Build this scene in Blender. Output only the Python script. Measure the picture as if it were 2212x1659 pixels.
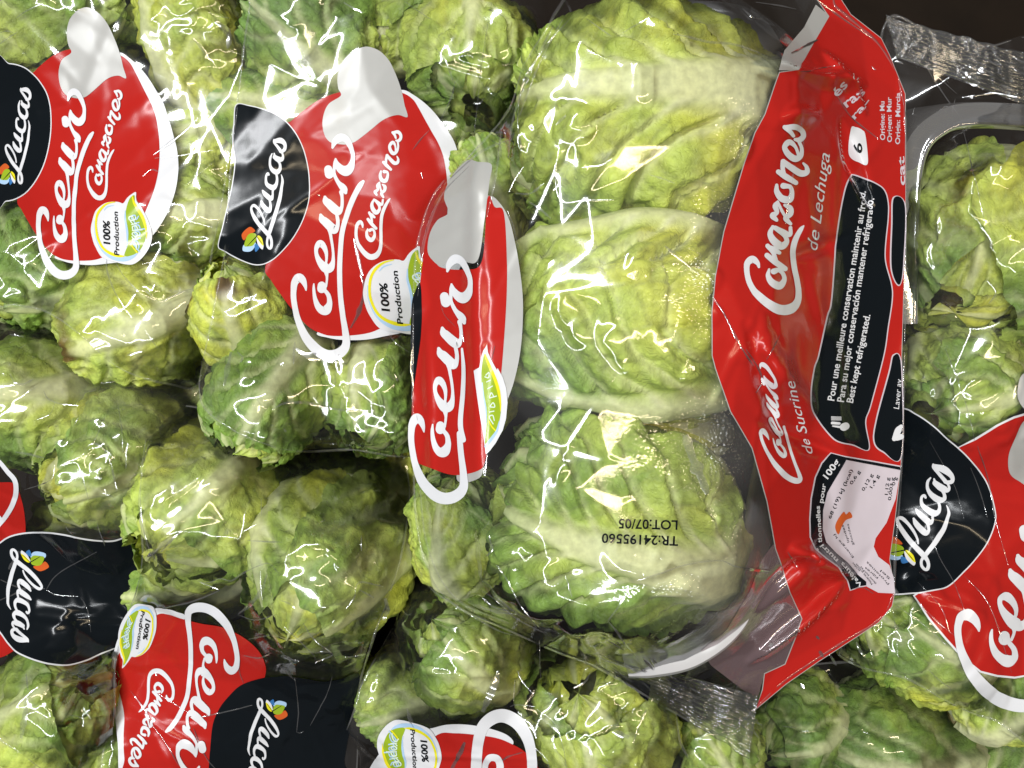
import bpy, math, random
import numpy as np
from mathutils import Vector, Matrix
from mathutils.geometry import delaunay_2d_cdt

# ------------------------------------------------------------------ camera, light, exposure
scene = bpy.context.scene
for o in list(bpy.data.objects):
    bpy.data.objects.remove(o)
C = scene.collection
H = 0.55                       # camera height above the shelf floor (m)
LENS = 28.0
KU = 36.0 / LENS / 2212.0      # one picture unit (2212 wide) per metre of distance

cam_d = bpy.data.cameras.new('camera')
cam = bpy.data.objects.new('camera', cam_d)
C.objects.link(cam)
cam.location = (0, 0, H)
cam_d.lens = LENS
cam_d.sensor_width = 36
cam_d.clip_start = 0.01
cam_d.clip_end = 50
scene.camera = cam

w = bpy.data.worlds.new('World')
scene.world = w
w.use_nodes = True
bg = w.node_tree.nodes['Background']
bg.inputs['Color'].default_value = (0.95, 0.97, 1.0, 1)
bg.inputs['Strength'].default_value = 0.07


def area_lamp(name, loc, target, sx, sy, power, col):
    d = bpy.data.lights.new(name, 'AREA')
    d.shape = 'RECTANGLE'
    d.size, d.size_y = sx, sy
    d.energy = power
    d.color = col
    o = bpy.data.objects.new(name, d)
    C.objects.link(o)
    o.location = loc
    v = Vector(target) - Vector(loc)
    o.rotation_euler = v.to_track_quat('-Z', 'Y').to_euler()
    return o


# long shop lamps over the display, cool white, and a warmer spot to the right
area_lamp('ceiling_lamp', (-0.45, 0.40, 1.75), (-0.05, 0.05, 0.1), 1.5, 0.08, 29, (0.96, 0.98, 1.0))
area_lamp('ceiling_lamp', (-0.30, -0.62, 1.75), (0, -0.05, 0.1), 1.5, 0.06, 14, (0.95, 0.98, 1.0))
area_lamp('ceiling_lamp', (0.36, 0.05, 1.65), (0.05, 0, 0.1), 0.06, 1.2, 8, (1.0, 0.82, 0.55))
LAMP_PTS = np.array([(-0.45 + x, 0.40, 1.75) for x in np.linspace(-0.7, 0.7, 25)] + [(-0.30 + x, -0.62, 1.75) for x in np.linspace(-0.7, 0.7, 21)]
                    + [(0.36, 0.05 + y, 1.65) for y in np.linspace(-0.55, 0.55, 15)])

scene.view_settings.view_transform = 'Standard'
scene.view_settings.look = 'None'
scene.view_settings.exposure = 0.0
scene.view_settings.gamma = 1.0
scene.render.engine = 'CYCLES'
cy = scene.cycles
cy.max_bounces = 8
cy.diffuse_bounces = 4
cy.glossy_bounces = 3
cy.transmission_bounces = 6
cy.transparent_max_bounces = 24
cy.caustics_reflective = False
cy.caustics_refractive = False
cy.sample_clamp_indirect = 4.0
cy.use_denoising = True
cy.blur_glossy = 0.3

rng = np.random.default_rng(7)


# ------------------------------------------------------------------ numeric helpers
def at(u, v, z):
    d = H - z
    return np.stack([(np.asarray(u) - 1106.0) * KU * d, -(np.asarray(v) - 829.5) * KU * d, np.asarray(z) + 0 * np.asarray(u)], -1)


def hash3(ix, iy, iz, seed):
    h = (ix.astype(np.int64) * 374761393 + iy.astype(np.int64) * 668265263 + iz.astype(np.int64) * 2147483647 + seed * 1274126177) & 0xFFFFFFFF
    h = ((h ^ (h >> 13)) * 1274126177) & 0xFFFFFFFF
    h = ((h ^ (h >> 16)) * 2246822519) & 0xFFFFFFFF
    return ((h ^ (h >> 15)) & 0xFFFFFF) / float(0xFFFFFF)


def vnoise(x, y, z, seed=0):
    x, y, z = np.broadcast_arrays(np.asarray(x, float), np.asarray(y, float), np.asarray(z, float))
    ix, iy, iz = np.floor(x), np.floor(y), np.floor(z)
    fx, fy, fz = x - ix, y - iy, z - iz
    fx, fy, fz = [f * f * f * (f * (f * 6 - 15) + 10) for f in (fx, fy, fz)]
    r = 0
    for a in (0, 1):
        for b in (0, 1):
            for c in (0, 1):
                wgt = (fx if a else 1 - fx) * (fy if b else 1 - fy) * (fz if c else 1 - fz)
                r = r + wgt * hash3(ix + a, iy + b, iz + c, seed)
    return r * 2 - 1


def fbm(x, y, z, seed=0, octv=3):
    r, a = 0, 1.0
    for k in range(octv):
        r = r + a * vnoise(x * 2 ** k, y * 2 ** k, z * 2 ** k, seed + k * 17)
        a *= 0.5
    return r


def worley(x, y, seed):
    ix, iy = np.floor(x), np.floor(y)
    f1 = np.full(x.shape, 9.0)
    f2 = np.full(x.shape, 9.0)
    idv = np.zeros(x.shape)
    for a in (-1, 0, 1):
        for b in (-1, 0, 1):
            cx, cy_ = ix + a, iy + b
            z0 = np.zeros_like(cx)
            px = cx + 0.1 + 0.8 * hash3(cx, cy_, z0, seed)
            py = cy_ + 0.1 + 0.8 * hash3(cx, cy_, z0 + 1, seed)
            d = np.hypot(px - x, py - y)
            i = hash3(cx, cy_, z0 + 2, seed)
            near = d < f1
            f2 = np.where(near, f1, np.minimum(f2, d))
            idv = np.where(near, i, idv)
            f1 = np.where(near, d, f1)
    return f1, f2, idv


def sstep(a, b, x):
    t = np.clip((x - a) / (b - a), 0, 1)
    return t * t * (3 - 2 * t)


# ------------------------------------------------------------------ mesh helpers
def make_mesh(name, verts, faces, mat, parent=None, attrs=None, smooth=True, cattr=None):
    """faces: int array (n,3) or (n,4); attrs: dict of per-vertex floats; cattr: per-vertex colour."""
    verts = np.asarray(verts, np.float32)
    faces = np.asarray(faces, np.int32)
    me = bpy.data.meshes.new(name)
    n, k = faces.shape
    me.vertices.add(len(verts))
    me.vertices.foreach_set('co', verts.ravel())
    me.loops.add(n * k)
    me.loops.foreach_set('vertex_index', faces.ravel())
    me.polygons.add(n)
    me.polygons.foreach_set('loop_start', np.arange(0, n * k, k, dtype=np.int32))
    me.polygons.foreach_set('loop_total', np.full(n, k, np.int32))
    me.polygons.foreach_set('use_smooth', np.full(n, smooth))
    if attrs:
        for key, val in attrs.items():
            a = me.attributes.new(key, 'FLOAT', 'POINT')
            a.data.foreach_set('value', np.asarray(val, np.float32).ravel())
    if cattr is not None:
        a = me.attributes.new('col', 'FLOAT_COLOR', 'POINT')
        c4 = np.ones((len(verts), 4), np.float32)
        c4[:, :3] = cattr
        a.data.foreach_set('color', c4.ravel())
    me.update(calc_edges=True)
    me.validate()
    if mat:
        me.materials.append(mat)
    o = bpy.data.objects.new(name, me)
    C.objects.link(o)
    if parent:
        o.parent = parent
        o.matrix_parent_inverse = Matrix.Translation(-parent.location) @ Matrix.Identity(4) if False else parent.matrix_basis.inverted()
    return o


def thing(name, label, cat, loc, group=None):
    o = bpy.data.objects.new(name, None)
    C.objects.link(o)
    o.location = loc
    o.empty_display_size = 0.02
    o['label'] = label
    o['category'] = cat
    if group:
        o['group'] = group
    return o


def grid_faces(na, nb):
    i = np.arange(na * nb).reshape(na, nb)
    return np.stack([i[:-1, :-1], i[1:, :-1], i[1:, 1:], i[:-1, 1:]], -1).reshape(-1, 4)


# ------------------------------------------------------------------ materials
def new_mat(name):
    m = bpy.data.materials.new(name)
    m.use_nodes = True
    nt = m.node_tree
    for n in list(nt.nodes):
        nt.nodes.remove(n)
    out = nt.nodes.new('ShaderNodeOutputMaterial')
    return m, nt, out


def mat_leaf():
    m, nt, out = new_mat('lettuce_leaf')
    N, L = nt.nodes.new, nt.links.new
    at_ = N('ShaderNodeAttribute'); at_.attribute_name = 'col'
    geo = N('ShaderNodeNewGeometry')
    tc = N('ShaderNodeTexCoord')
    nz = N('ShaderNodeTexNoise'); nz.inputs['Scale'].default_value = 260; nz.inputs['Detail'].default_value = 4
    L(tc.outputs['Object'], nz.inputs['Vector'])
    ramp = N('ShaderNodeMapRange'); ramp.inputs['From Min'].default_value = 0.3; ramp.inputs['From Max'].default_value = 0.7
    ramp.inputs['To Min'].default_value = 0.82; ramp.inputs['To Max'].default_value = 1.16
    L(nz.outputs['Fac'], ramp.inputs['Value'])
    mul = N('ShaderNodeMix'); mul.data_type = 'RGBA'; mul.blend_type = 'MULTIPLY'; mul.inputs['Factor'].default_value = 1
    L(at_.outputs['Color'], mul.inputs['A'])
    L(ramp.outputs['Result'], mul.inputs['B'])
    # fine vein net in relief
    vo = N('ShaderNodeTexVoronoi'); vo.feature = 'DISTANCE_TO_EDGE'; vo.inputs['Scale'].default_value = 190
    wob = N('ShaderNodeMix'); wob.data_type = 'VECTOR'; wob.inputs['Factor'].default_value = 0.012
    L(tc.outputs['Object'], wob.inputs['A']); L(nz.outputs['Color'], wob.inputs['B'])
    L(wob.outputs['Result'], vo.inputs['Vector'])
    vm = N('ShaderNodeMapRange'); vm.inputs['From Max'].default_value = 0.22
    L(vo.outputs['Distance'], vm.inputs['Value'])
    add = N('ShaderNodeMath'); add.operation = 'MULTIPLY_ADD'; add.inputs[1].default_value = 0.5
    L(vm.outputs['Result'], add.inputs[0]); L(nz.outputs['Fac'], add.inputs[2])
    bump = N('ShaderNodeBump'); bump.inputs['Strength'].default_value = 0.55; bump.inputs['Distance'].default_value = 0.0010
    lam_ = N('ShaderNodeAttribute'); lam_.attribute_name = 'lamina'
    hm_ = N('ShaderNodeMath'); hm_.operation = 'MULTIPLY'
    L(add.outputs['Value'], hm_.inputs[0]); L(lam_.outputs['Fac'], hm_.inputs[1])
    L(hm_.outputs['Value'], bump.inputs['Height'])
    p = N('ShaderNodeBsdfPrincipled')
    p.inputs['Roughness'].default_value = 0.42
    p.inputs['Specular IOR Level'].default_value = 0.32
    L(mul.outputs['Result'], p.inputs['Base Color']); L(bump.outputs['Normal'], p.inputs['Normal'])
    tr = N('ShaderNodeBsdfTranslucent')
    hs = N('ShaderNodeHueSaturation'); hs.inputs['Saturation'].default_value = 1.1; hs.inputs['Value'].default_value = 0.9
    L(mul.outputs['Result'], hs.inputs['Color']); L(hs.outputs['Color'], tr.inputs['Color'])
    mx = N('ShaderNodeMixShader'); mx.inputs['Fac'].default_value = 0.2
    L(p.outputs['BSDF'], mx.inputs[1]); L(tr.outputs['BSDF'], mx.inputs[2])
    L(mx.outputs['Shader'], out.inputs['Surface'])
    return m


def mat_film(name, haze, rough, boost, bump_s, bump_scale, tint=(0.97, 0.97, 0.97), veil=(0.75, 0.74, 0.74)):
    m, nt, out = new_mat(name)
    N, L = nt.nodes.new, nt.links.new
    geo = N('ShaderNodeNewGeometry')
    hz = N('ShaderNodeAttribute'); hz.attribute_name = 'haze'
    fog = N('ShaderNodeAttribute'); fog.attribute_name = 'fog'
    nz = N('ShaderNodeTexNoise'); nz.inputs['Scale'].default_value = bump_scale; nz.inputs['Detail'].default_value = 3
    L(geo.outputs['Position'], nz.inputs['Vector'])
    dr = N('ShaderNodeTexVoronoi'); dr.inputs['Scale'].default_value = 620
    L(geo.outputs['Position'], dr.inputs['Vector'])
    drm = N('ShaderNodeMath'); drm.operation = 'MULTIPLY'
    L(dr.outputs['Distance'], drm.inputs[0]); L(fog.outputs['Fac'], drm.inputs[1])
    b0 = N('ShaderNodeBump'); b0.inputs['Strength'].default_value = 0.9; b0.inputs['Distance'].default_value = 0.0011
    L(drm.outputs['Value'], b0.inputs['Height'])
    hsum = N('ShaderNodeMath'); hsum.operation = 'MULTIPLY'; hsum.inputs[1].default_value = 1.0
    L(nz.outputs['Fac'], hsum.inputs[0])
    bump = N('ShaderNodeBump'); bump.inputs['Strength'].default_value = bump_s; bump.inputs['Distance'].default_value = 0.002
    L(hsum.outputs['Value'], bump.inputs['Height']); L(b0.outputs['Normal'], bump.inputs['Normal'])
    tr = N('ShaderNodeBsdfTransparent'); tr.inputs['Color'].default_value = (*tint, 1)
    gl = N('ShaderNodeBsdfGlossy'); gl.inputs['Roughness'].default_value = rough
    rr = N('ShaderNodeMath'); rr.operation = 'MULTIPLY_ADD'; rr.inputs[1].default_value = 0.12; rr.inputs[2].default_value = rough
    L(fog.outputs['Fac'], rr.inputs[0]); L(rr.outputs['Value'], gl.inputs['Roughness'])
    L(bump.outputs['Normal'], gl.inputs['Normal'])
    g2 = N('ShaderNodeBsdfGlossy'); g2.inputs['Roughness'].default_value = 0.24
    L(bump.outputs['Normal'], g2.inputs['Normal'])
    gm = N('ShaderNodeMixShader'); gm.inputs['Fac'].default_value = 0.09
    L(gl.outputs['BSDF'], gm.inputs[1]); L(g2.outputs['BSDF'], gm.inputs[2])
    fr = N('ShaderNodeFresnel'); fr.inputs['IOR'].default_value = 1.5
    fm = N('ShaderNodeMath'); fm.operation = 'MULTIPLY_ADD'; fm.inputs[1].default_value = boost; fm.inputs[2].default_value = 0.0; fm.use_clamp = True
    L(fr.outputs['Fac'], fm.inputs[0])
    mx = N('ShaderNodeMixShader')
    L(fm.outputs['Value'], mx.inputs['Fac']); L(tr.outputs['BSDF'], mx.inputs[1]); L(gm.outputs['Shader'], mx.inputs[2])
    df = N('ShaderNodeBsdfDiffuse'); df.inputs['Color'].default_value = (*veil, 1)
    hm = N('ShaderNodeMath'); hm.operation = 'ADD'; hm.inputs[1].default_value = haze; hm.use_clamp = True
    L(hz.outputs['Fac'], hm.inputs[0])
    mx2 = N('ShaderNodeMixShader')
    L(hm.outputs['Value'], mx2.inputs['Fac']); L(mx.outputs['Shader'], mx2.inputs[1]); L(df.outputs['BSDF'], mx2.inputs[2])
    L(mx2.outputs['Shader'], out.inputs['Surface'])
    return m


def mat_print(name, col, rough=0.2, metal=0.0, spec=0.5, grain=0.05):
    m, nt, out = new_mat(name)
    N, L = nt.nodes.new, nt.links.new
    geo = N('ShaderNodeNewGeometry')
    nz = N('ShaderNodeTexNoise'); nz.inputs['Scale'].default_value = 90; nz.inputs['Detail'].default_value = 4
    L(geo.outputs['Position'], nz.inputs['Vector'])
    mr = N('ShaderNodeMapRange'); mr.inputs['To Min'].default_value = 1 - grain; mr.inputs['To Max'].default_value = 1 + grain
    L(nz.outputs['Fac'], mr.inputs['Value'])
    mul = N('ShaderNodeMix'); mul.data_type = 'RGBA'; mul.blend_type = 'MULTIPLY'; mul.inputs['Factor'].default_value = 1
    mul.inputs['A'].default_value = (*col, 1)
    L(mr.outputs['Result'], mul.inputs['B'])
    bump = N('ShaderNodeBump'); bump.inputs['Strength'].default_value = 0.25; bump.inputs['Distance'].default_value = 0.001
    n2 = N('ShaderNodeTexNoise'); n2.inputs['Scale'].default_value = 55; n2.inputs['Detail'].default_value = 2
    L(geo.outputs['Position'], n2.inputs['Vector']); L(n2.outputs['Fac'], bump.inputs['Height'])
    p = N('ShaderNodeBsdfPrincipled')
    p.inputs['Roughness'].default_value = rough
    p.inputs['Metallic'].default_value = metal
    p.inputs['Specular IOR Level'].default_value = spec
    L(mul.outputs['Result'], p.inputs['Base Color']); L(bump.outputs['Normal'], p.inputs['Normal'])
    L(p.outputs['BSDF'], out.inputs['Surface'])
    return m


def mat_simple(name, c1, c2, scale, rough, bump=0.3):
    m, nt, out = new_mat(name)
    N, L = nt.nodes.new, nt.links.new
    geo = N('ShaderNodeNewGeometry')
    nz = N('ShaderNodeTexNoise'); nz.inputs['Scale'].default_value = scale; nz.inputs['Detail'].default_value = 6
    L(geo.outputs['Position'], nz.inputs['Vector'])
    mx = N('ShaderNodeMix'); mx.data_type = 'RGBA'
    mx.inputs['A'].default_value = (*c1, 1); mx.inputs['B'].default_value = (*c2, 1)
    L(nz.outputs['Fac'], mx.inputs['Factor'])
    bp = N('ShaderNodeBump'); bp.inputs['Strength'].default_value = bump; bp.inputs['Distance'].default_value = 0.002
    L(nz.outputs['Fac'], bp.inputs['Height'])
    p = N('ShaderNodeBsdfPrincipled'); p.inputs['Roughness'].default_value = rough; p.inputs['Specular IOR Level'].default_value = 0.12
    L(mx.outputs['Result'], p.inputs['Base Color']); L(bp.outputs['Normal'], p.inputs['Normal'])
    L(p.outputs['BSDF'], out.inputs['Surface'])
    return m


M_LEAF = mat_leaf()
M_FILM = mat_film('clear_film', 0.006, 0.08, 1.7, 0.06, 55)
M_CREASE = mat_film('glint_fold_film', 0.05, 0.13, 6.0, 0.05, 80)  # extra reflective film for the strips shaped to glint
M_SEAL = mat_film('crimped_film', 0.035, 0.06, 4.5, 0.10, 200)
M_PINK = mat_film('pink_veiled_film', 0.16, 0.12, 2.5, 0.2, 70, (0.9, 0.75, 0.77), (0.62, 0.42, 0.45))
M_TRAY = mat_film('tray_plastic', 0.48, 0.16, 1.6, 0.1, 60, (0.97, 0.97, 0.97), (0.80, 0.79, 0.80))
M_CLEARTRAY = mat_film('clear_tray_plastic', 0.10, 0.09, 4.5, 0.15, 50)
M_RED = mat_print('red_print', (0.40, 0.015, 0.011), 0.20, 0.0, 0.32)
M_BLACK = mat_print('black_print', (0.005, 0.007, 0.009), 0.16, 0.0, 0.28)
M_WHITE = mat_print('white_print', (0.66, 0.67, 0.70), 0.25)
M_SILVER = mat_print('silver_print', (0.42, 0.42, 0.405), 0.36, 0.12)
M_PANEL = mat_print('lilac_white_print', (0.56, 0.50, 0.55), 0.25)
M_ORANGE = mat_print('orange_print', (0.55, 0.10, 0.02), 0.22)
M_GREEN = mat_print('green_print', (0.28, 0.40, 0.02), 0.22)
M_YELLOW = mat_print('yellow_print', (0.72, 0.66, 0.02), 0.22)
M_SKY = mat_print('pale_blue_print', (0.38, 0.55, 0.76), 0.22)
M_BLUE = mat_print('blue_print', (0.04, 0.16, 0.40), 0.22)
M_PALE = mat_print('pale_green_print', (0.62, 0.74, 0.62), 0.22)
M_STEM = mat_simple('cut_stem', (0.50, 0.46, 0.26), (0.34, 0.22, 0.09), 120, 0.55)
M_BIN = mat_simple('dark_brown_board', (0.016, 0.010, 0.006), (0.006, 0.004, 0.0025), 30, 0.75)

# ------------------------------------------------------------------ the setting
g = 2.0
make_mesh('floor', [(-g, -g, 0), (g, -g, 0), (g, g, 0), (-g, g, 0)], [(0, 1, 2, 3)], M_BIN, smooth=False)['kind'] = 'structure'


# ------------------------------------------------------------------ lettuce hearts
CREAM = np.array([0.80, 0.82, 0.48])
PALE = np.array([0.58, 0.70, 0.14])
YELL = np.array([0.68, 0.70, 0.08])
GREEN = np.array([0.25, 0.41, 0.07])
DARK = np.array([0.17, 0.30, 0.065])
BROWN = np.array([0.16, 0.10, 0.03])


def build_leaf(hd, k, phi0, wid, th1, rad, tilt, seed, na, nt, parent, frame, hue, brown=False):
    """One wrapping leaf: a runs base to tip, t across; midrib, side veins, blisters, ruffled edge."""
    L_, R_ = hd['L'], hd['R']
    hs = float(hd['seed'] % 89)
    a = np.linspace(0, 1, na)[:, None] * np.ones((1, nt))
    t = np.linspace(-1, 1, nt)[None, :] * np.ones((na, 1))
    tt = np.abs(t)
    sd = float(seed % 97)
    inner = 1.0 if k < 3 else 0.75
    th0 = 0.16
    th = th0 + (th1 - th0) * a
    th = th - (th - th0) * (0.22 + 0.12 * vnoise(t * 2, 0, sd, 3)) * tt ** 2.6 * a
    th = th + (0.06 * vnoise(t * 3, sd, 0, 5) + 0.012 * vnoise(t * 9, sd, 0, 6)) * a ** 3
    edge_n = vnoise(a * 3.2, 9, sd, 11) * 0.10 + vnoise(a * 8, 5, sd, 12) * 0.02
    W = wid * (0.42 + 0.58 * sstep(0.0, 0.6, a)) * (1 + edge_n * tt)
    bend = 0.16 * vnoise(a * 1.6, 3.3, sd, 21) * a
    phi = phi0 + t * W + bend
    s = np.sin(th)
    bar = hd['barrel']
    ex = np.where(th < 1.57, 0.80 - 0.45 * bar, 0.74 - 0.26 * hd['box'])
    prof = np.sign(s) * np.abs(s) ** ex * (0.66 + 0.22 * bar + (0.34 - 0.22 * bar) * sstep(0.1, 1.5, th))
    ax = -np.cos(th)
    arc = t * W * R_ * np.maximum(np.abs(prof), 0.3)
    along = th * L_ * 0.42
    bx, by, bz = ax * L_ / R_ * 0.5, prof * np.sin(phi), prof * np.cos(phi)
    # midrib: broad and thick at the base, thin at the tip
    ribw = R_ * (0.36 * (1 - a) ** 1.2 + 0.04) * hd['rib']
    rx = np.abs(arc) / ribw
    rib = np.exp(-rx ** 3.5) * (1 - 0.7 * a ** 1.3)
    groove = np.exp(-((rx - 1.25) / 0.35) ** 2) * (1 - 0.6 * a)
    off_rib = sstep(0.9, 2.2, rx)
    # side veins sweeping to the tip, uneven spacing
    Nv = hd['nv']
    side = np.where(t > 0, 31, 57)
    q = (a - 0.40 * tt ** 0.85 * (0.65 + 0.5 * a)) * Nv + 0.65 * vnoise(a * 3.5 + side, tt * 2.0, sd, 41) + side * 0.37
    fr = q - np.floor(q)
    vd = np.minimum(fr, 1 - fr)
    vein = np.exp(-(vd / (0.17 - 0.08 * tt)) ** 2) * sstep(0.5, 1.2, rx)
    bulge = (fr ** 0.40) * (1 - fr) ** 0.8 * 1.5
    # blisters between the veins
    cs = R_ * 0.34
    wx = along / cs + 0.7 * vnoise(a * 6, t * 6, sd, 51)
    wy = arc / cs + 0.7 * vnoise(a * 6, t * 6, sd + 3, 52)
    f1, f2, cid = worley(wx, wy, seed)
    blis = np.clip((f2 - f1) * 1.4, 0, 1) ** 0.6
    g1, g2, _ = worley(wx * 2.1 + 7, wy * 2.1, seed + 5)
    blis2 = np.clip((g2 - g1) * 1.4, 0, 1) ** 0.6
    net = np.exp(-((f2 - f1) / 0.09) ** 2) * off_rib
    net2 = np.exp(-((g2 - g1) / 0.12) ** 2) * off_rib
    cr = hd['crumple']
    # folds shared by all the leaves of this head, so that the layers nest
    fold = vnoise(bx * 1.3, by * 1.3, bz * 1.3 + hs, 61)
    rg = vnoise(bx * 2.3 + 4, by * 2.3, bz * 2.3 + hs, 66)
    ridge = 1 - np.sqrt(np.abs(rg)) * 1.7
    rg2 = vnoise(along / R_ * 3.4, arc / R_ * 3.4, sd, 67)
    crease = np.exp(-np.abs(rg2) / 0.07) * off_rib
    ruff = np.sin(along / R_ * 11 + 4 * vnoise(a * 5, sd, 0, 71)) * sstep(0.74, 1, tt) * 0.030 + vnoise(t * 7, a * 3, sd, 72) * sstep(0.8, 1, a) * 0.035
    curl = (sstep(0.80, 1.0, tt) * 0.018 + sstep(0.86, 1.0, a) * 0.022) * (0.6 + 0.8 * vnoise(a * 3, t * 3, sd, 73))
    mid = sstep(0, 0.25, tt)
    vr = hd['relief']
    own = (0.10 * rib - 0.05 * groove + 0.115 * vr * (bulge - 0.5) * off_rib * mid * (1 - 0.3 * a) + 0.03 * vr * vein * (1 - a)
           + 0.075 * cr * (blis - 0.5) * off_rib + 0.028 * cr * (blis2 - 0.5) * off_rib - 0.085 * cr * crease)
    tm = sstep(0.95, 1.35, rx) * (1 - sstep(0.55, 1.0, tt)) * sstep(-0.35, 0.25, vnoise(np.floor(q) * 1.7 + side, tt * 2.5, sd, 44))
    own = own - 0.095 * vr * tm * np.exp(-((fr - 0.12) / 0.075) ** 2)
    rg3 = vnoise(along / R_ * 6.5, arc / R_ * 6.5, sd, 68)
    own = own - 0.050 * np.maximum(cr - 0.5, 0) * np.exp(-np.abs(rg3) / 0.09) * off_rib
    shared = 0.11 * fold * (0.5 + 0.5 * cr) + 0.070 * cr * ridge
    disp = own * inner + shared + (ruff + curl) * inner
    disp = 0.21 * np.tanh(disp / 0.21)
    # tucked under the leaves outside it
    mxc, smc = 0 * th, 0 * th
    for pj, wj, tj in hd['outer']:
        aj = np.clip((th - th0) / (tj - th0), 0, 1)
        Wj = wj * (0.42 + 0.58 * sstep(0.0, 0.6, aj))
        dphi = np.abs((phi - pj + math.pi) % (2 * math.pi) - math.pi) / Wj
        cv = sstep(0.98, 0.74, dphi) * sstep(tj * 0.99, tj * 0.86, th)
        mxc, smc = np.maximum(mxc, cv), smc + cv
    if k < 7:
        disp = disp - 0.17 * mxc - 0.035 * (smc - mxc)
    hd['outer'].append((phi0, wid, th1))
    bp = 2.0 + 1.3 * hd['box']
    sq = (np.abs(np.cos(phi)) ** bp + np.abs(np.sin(phi)) ** bp + 1e-9) ** (-1 / bp)
    rr = (rad + tilt * t + disp) * sq
    X = ax * L_ / 2 * (1 + (rad - 1) * 0.5) + ax * R_ * 0.55 * disp
    rad_c = prof * R_ * rr
    apex = np.exp(-(prof / 0.4) ** 2) * (ax > 0)
    X = X + apex * R_ * 0.5 * disp
    Y = rad_c * np.sin(phi)
    Zz = rad_c * np.cos(phi)
    P = np.stack([X, Y, Zz], -1).reshape(-1, 3)
    P = P @ np.array(frame).T + hd['c']
    LEAFPTS.setdefault(hd['bag'], []).append(P)
    # colour: rib, veins, lamina, tips; lamina darker between the blisters
    gnoise = vnoise(along / R_ * 1.1, arc / R_ * 1.1, sd, 81) * 0.6 + vnoise(along / R_ * 3.3, arc / R_ * 3.3, sd, 83) * 0.35
    greenness = np.clip(hue - 0.04 + 0.60 * (a - 0.5) + 0.40 * gnoise - 0.035 * k + 0.16 * (cid - 0.5), 0, 1)
    gsel = greenness[..., None]
    lam = np.where(gsel < 0.33, YELL + (PALE - YELL) * gsel / 0.33,
                   np.where(gsel < 0.7, PALE + (GREEN - PALE) * (gsel - 0.33) / 0.37, GREEN + (DARK - GREEN) * (gsel - 0.7) / 0.3))
    lam = lam * (0.88 + 0.24 * (blis * 0.6 + blis2 * 0.4))[..., None]
    pale = np.clip(1.0 * np.exp(-(rx / 1.1) ** 4) * (1 - 0.45 * a ** 1.5) + 0.88 * vein * (1 - 0.6 * a) * (1 - 0.55 * tt)
                   + 0.05 * net + 0.45 * (1 - sstep(0.05, 0.40, a + 0.1 * gnoise)), 0, 1)[..., None]
    lam = lam * (1 - 0.22 * net - 0.10 * net2)[..., None]
    col = lam * (1 - pale) + CREAM * pale
    if brown:
        spot = sstep(0.15, 0.7, vnoise(a * 3, t * 3, sd, 91) + 0.5)[..., None] * sstep(0.78, 0.92, a)[..., None]
        col = col * (1 - spot) + BROWN * spot
    else:
        spot = sstep(0.62, 0.8, vnoise(along / R_ * 6, arc / R_ * 6, sd, 92))[..., None] * 0.12 * (a > 0.5)[..., None] * tt[..., None]
        col = col * (1 - spot) + BROWN * spot
    make_mesh('leaf', P, grid_faces(na, nt), M_LEAF, parent, {'lamina': (1 - 0.85 * np.clip(pale[..., 0] * 1.4, 0, 1))}, cattr=np.clip(col, 0, 1).reshape(-1, 3))


HEARTS = {}
LEAFPTS = {}


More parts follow.
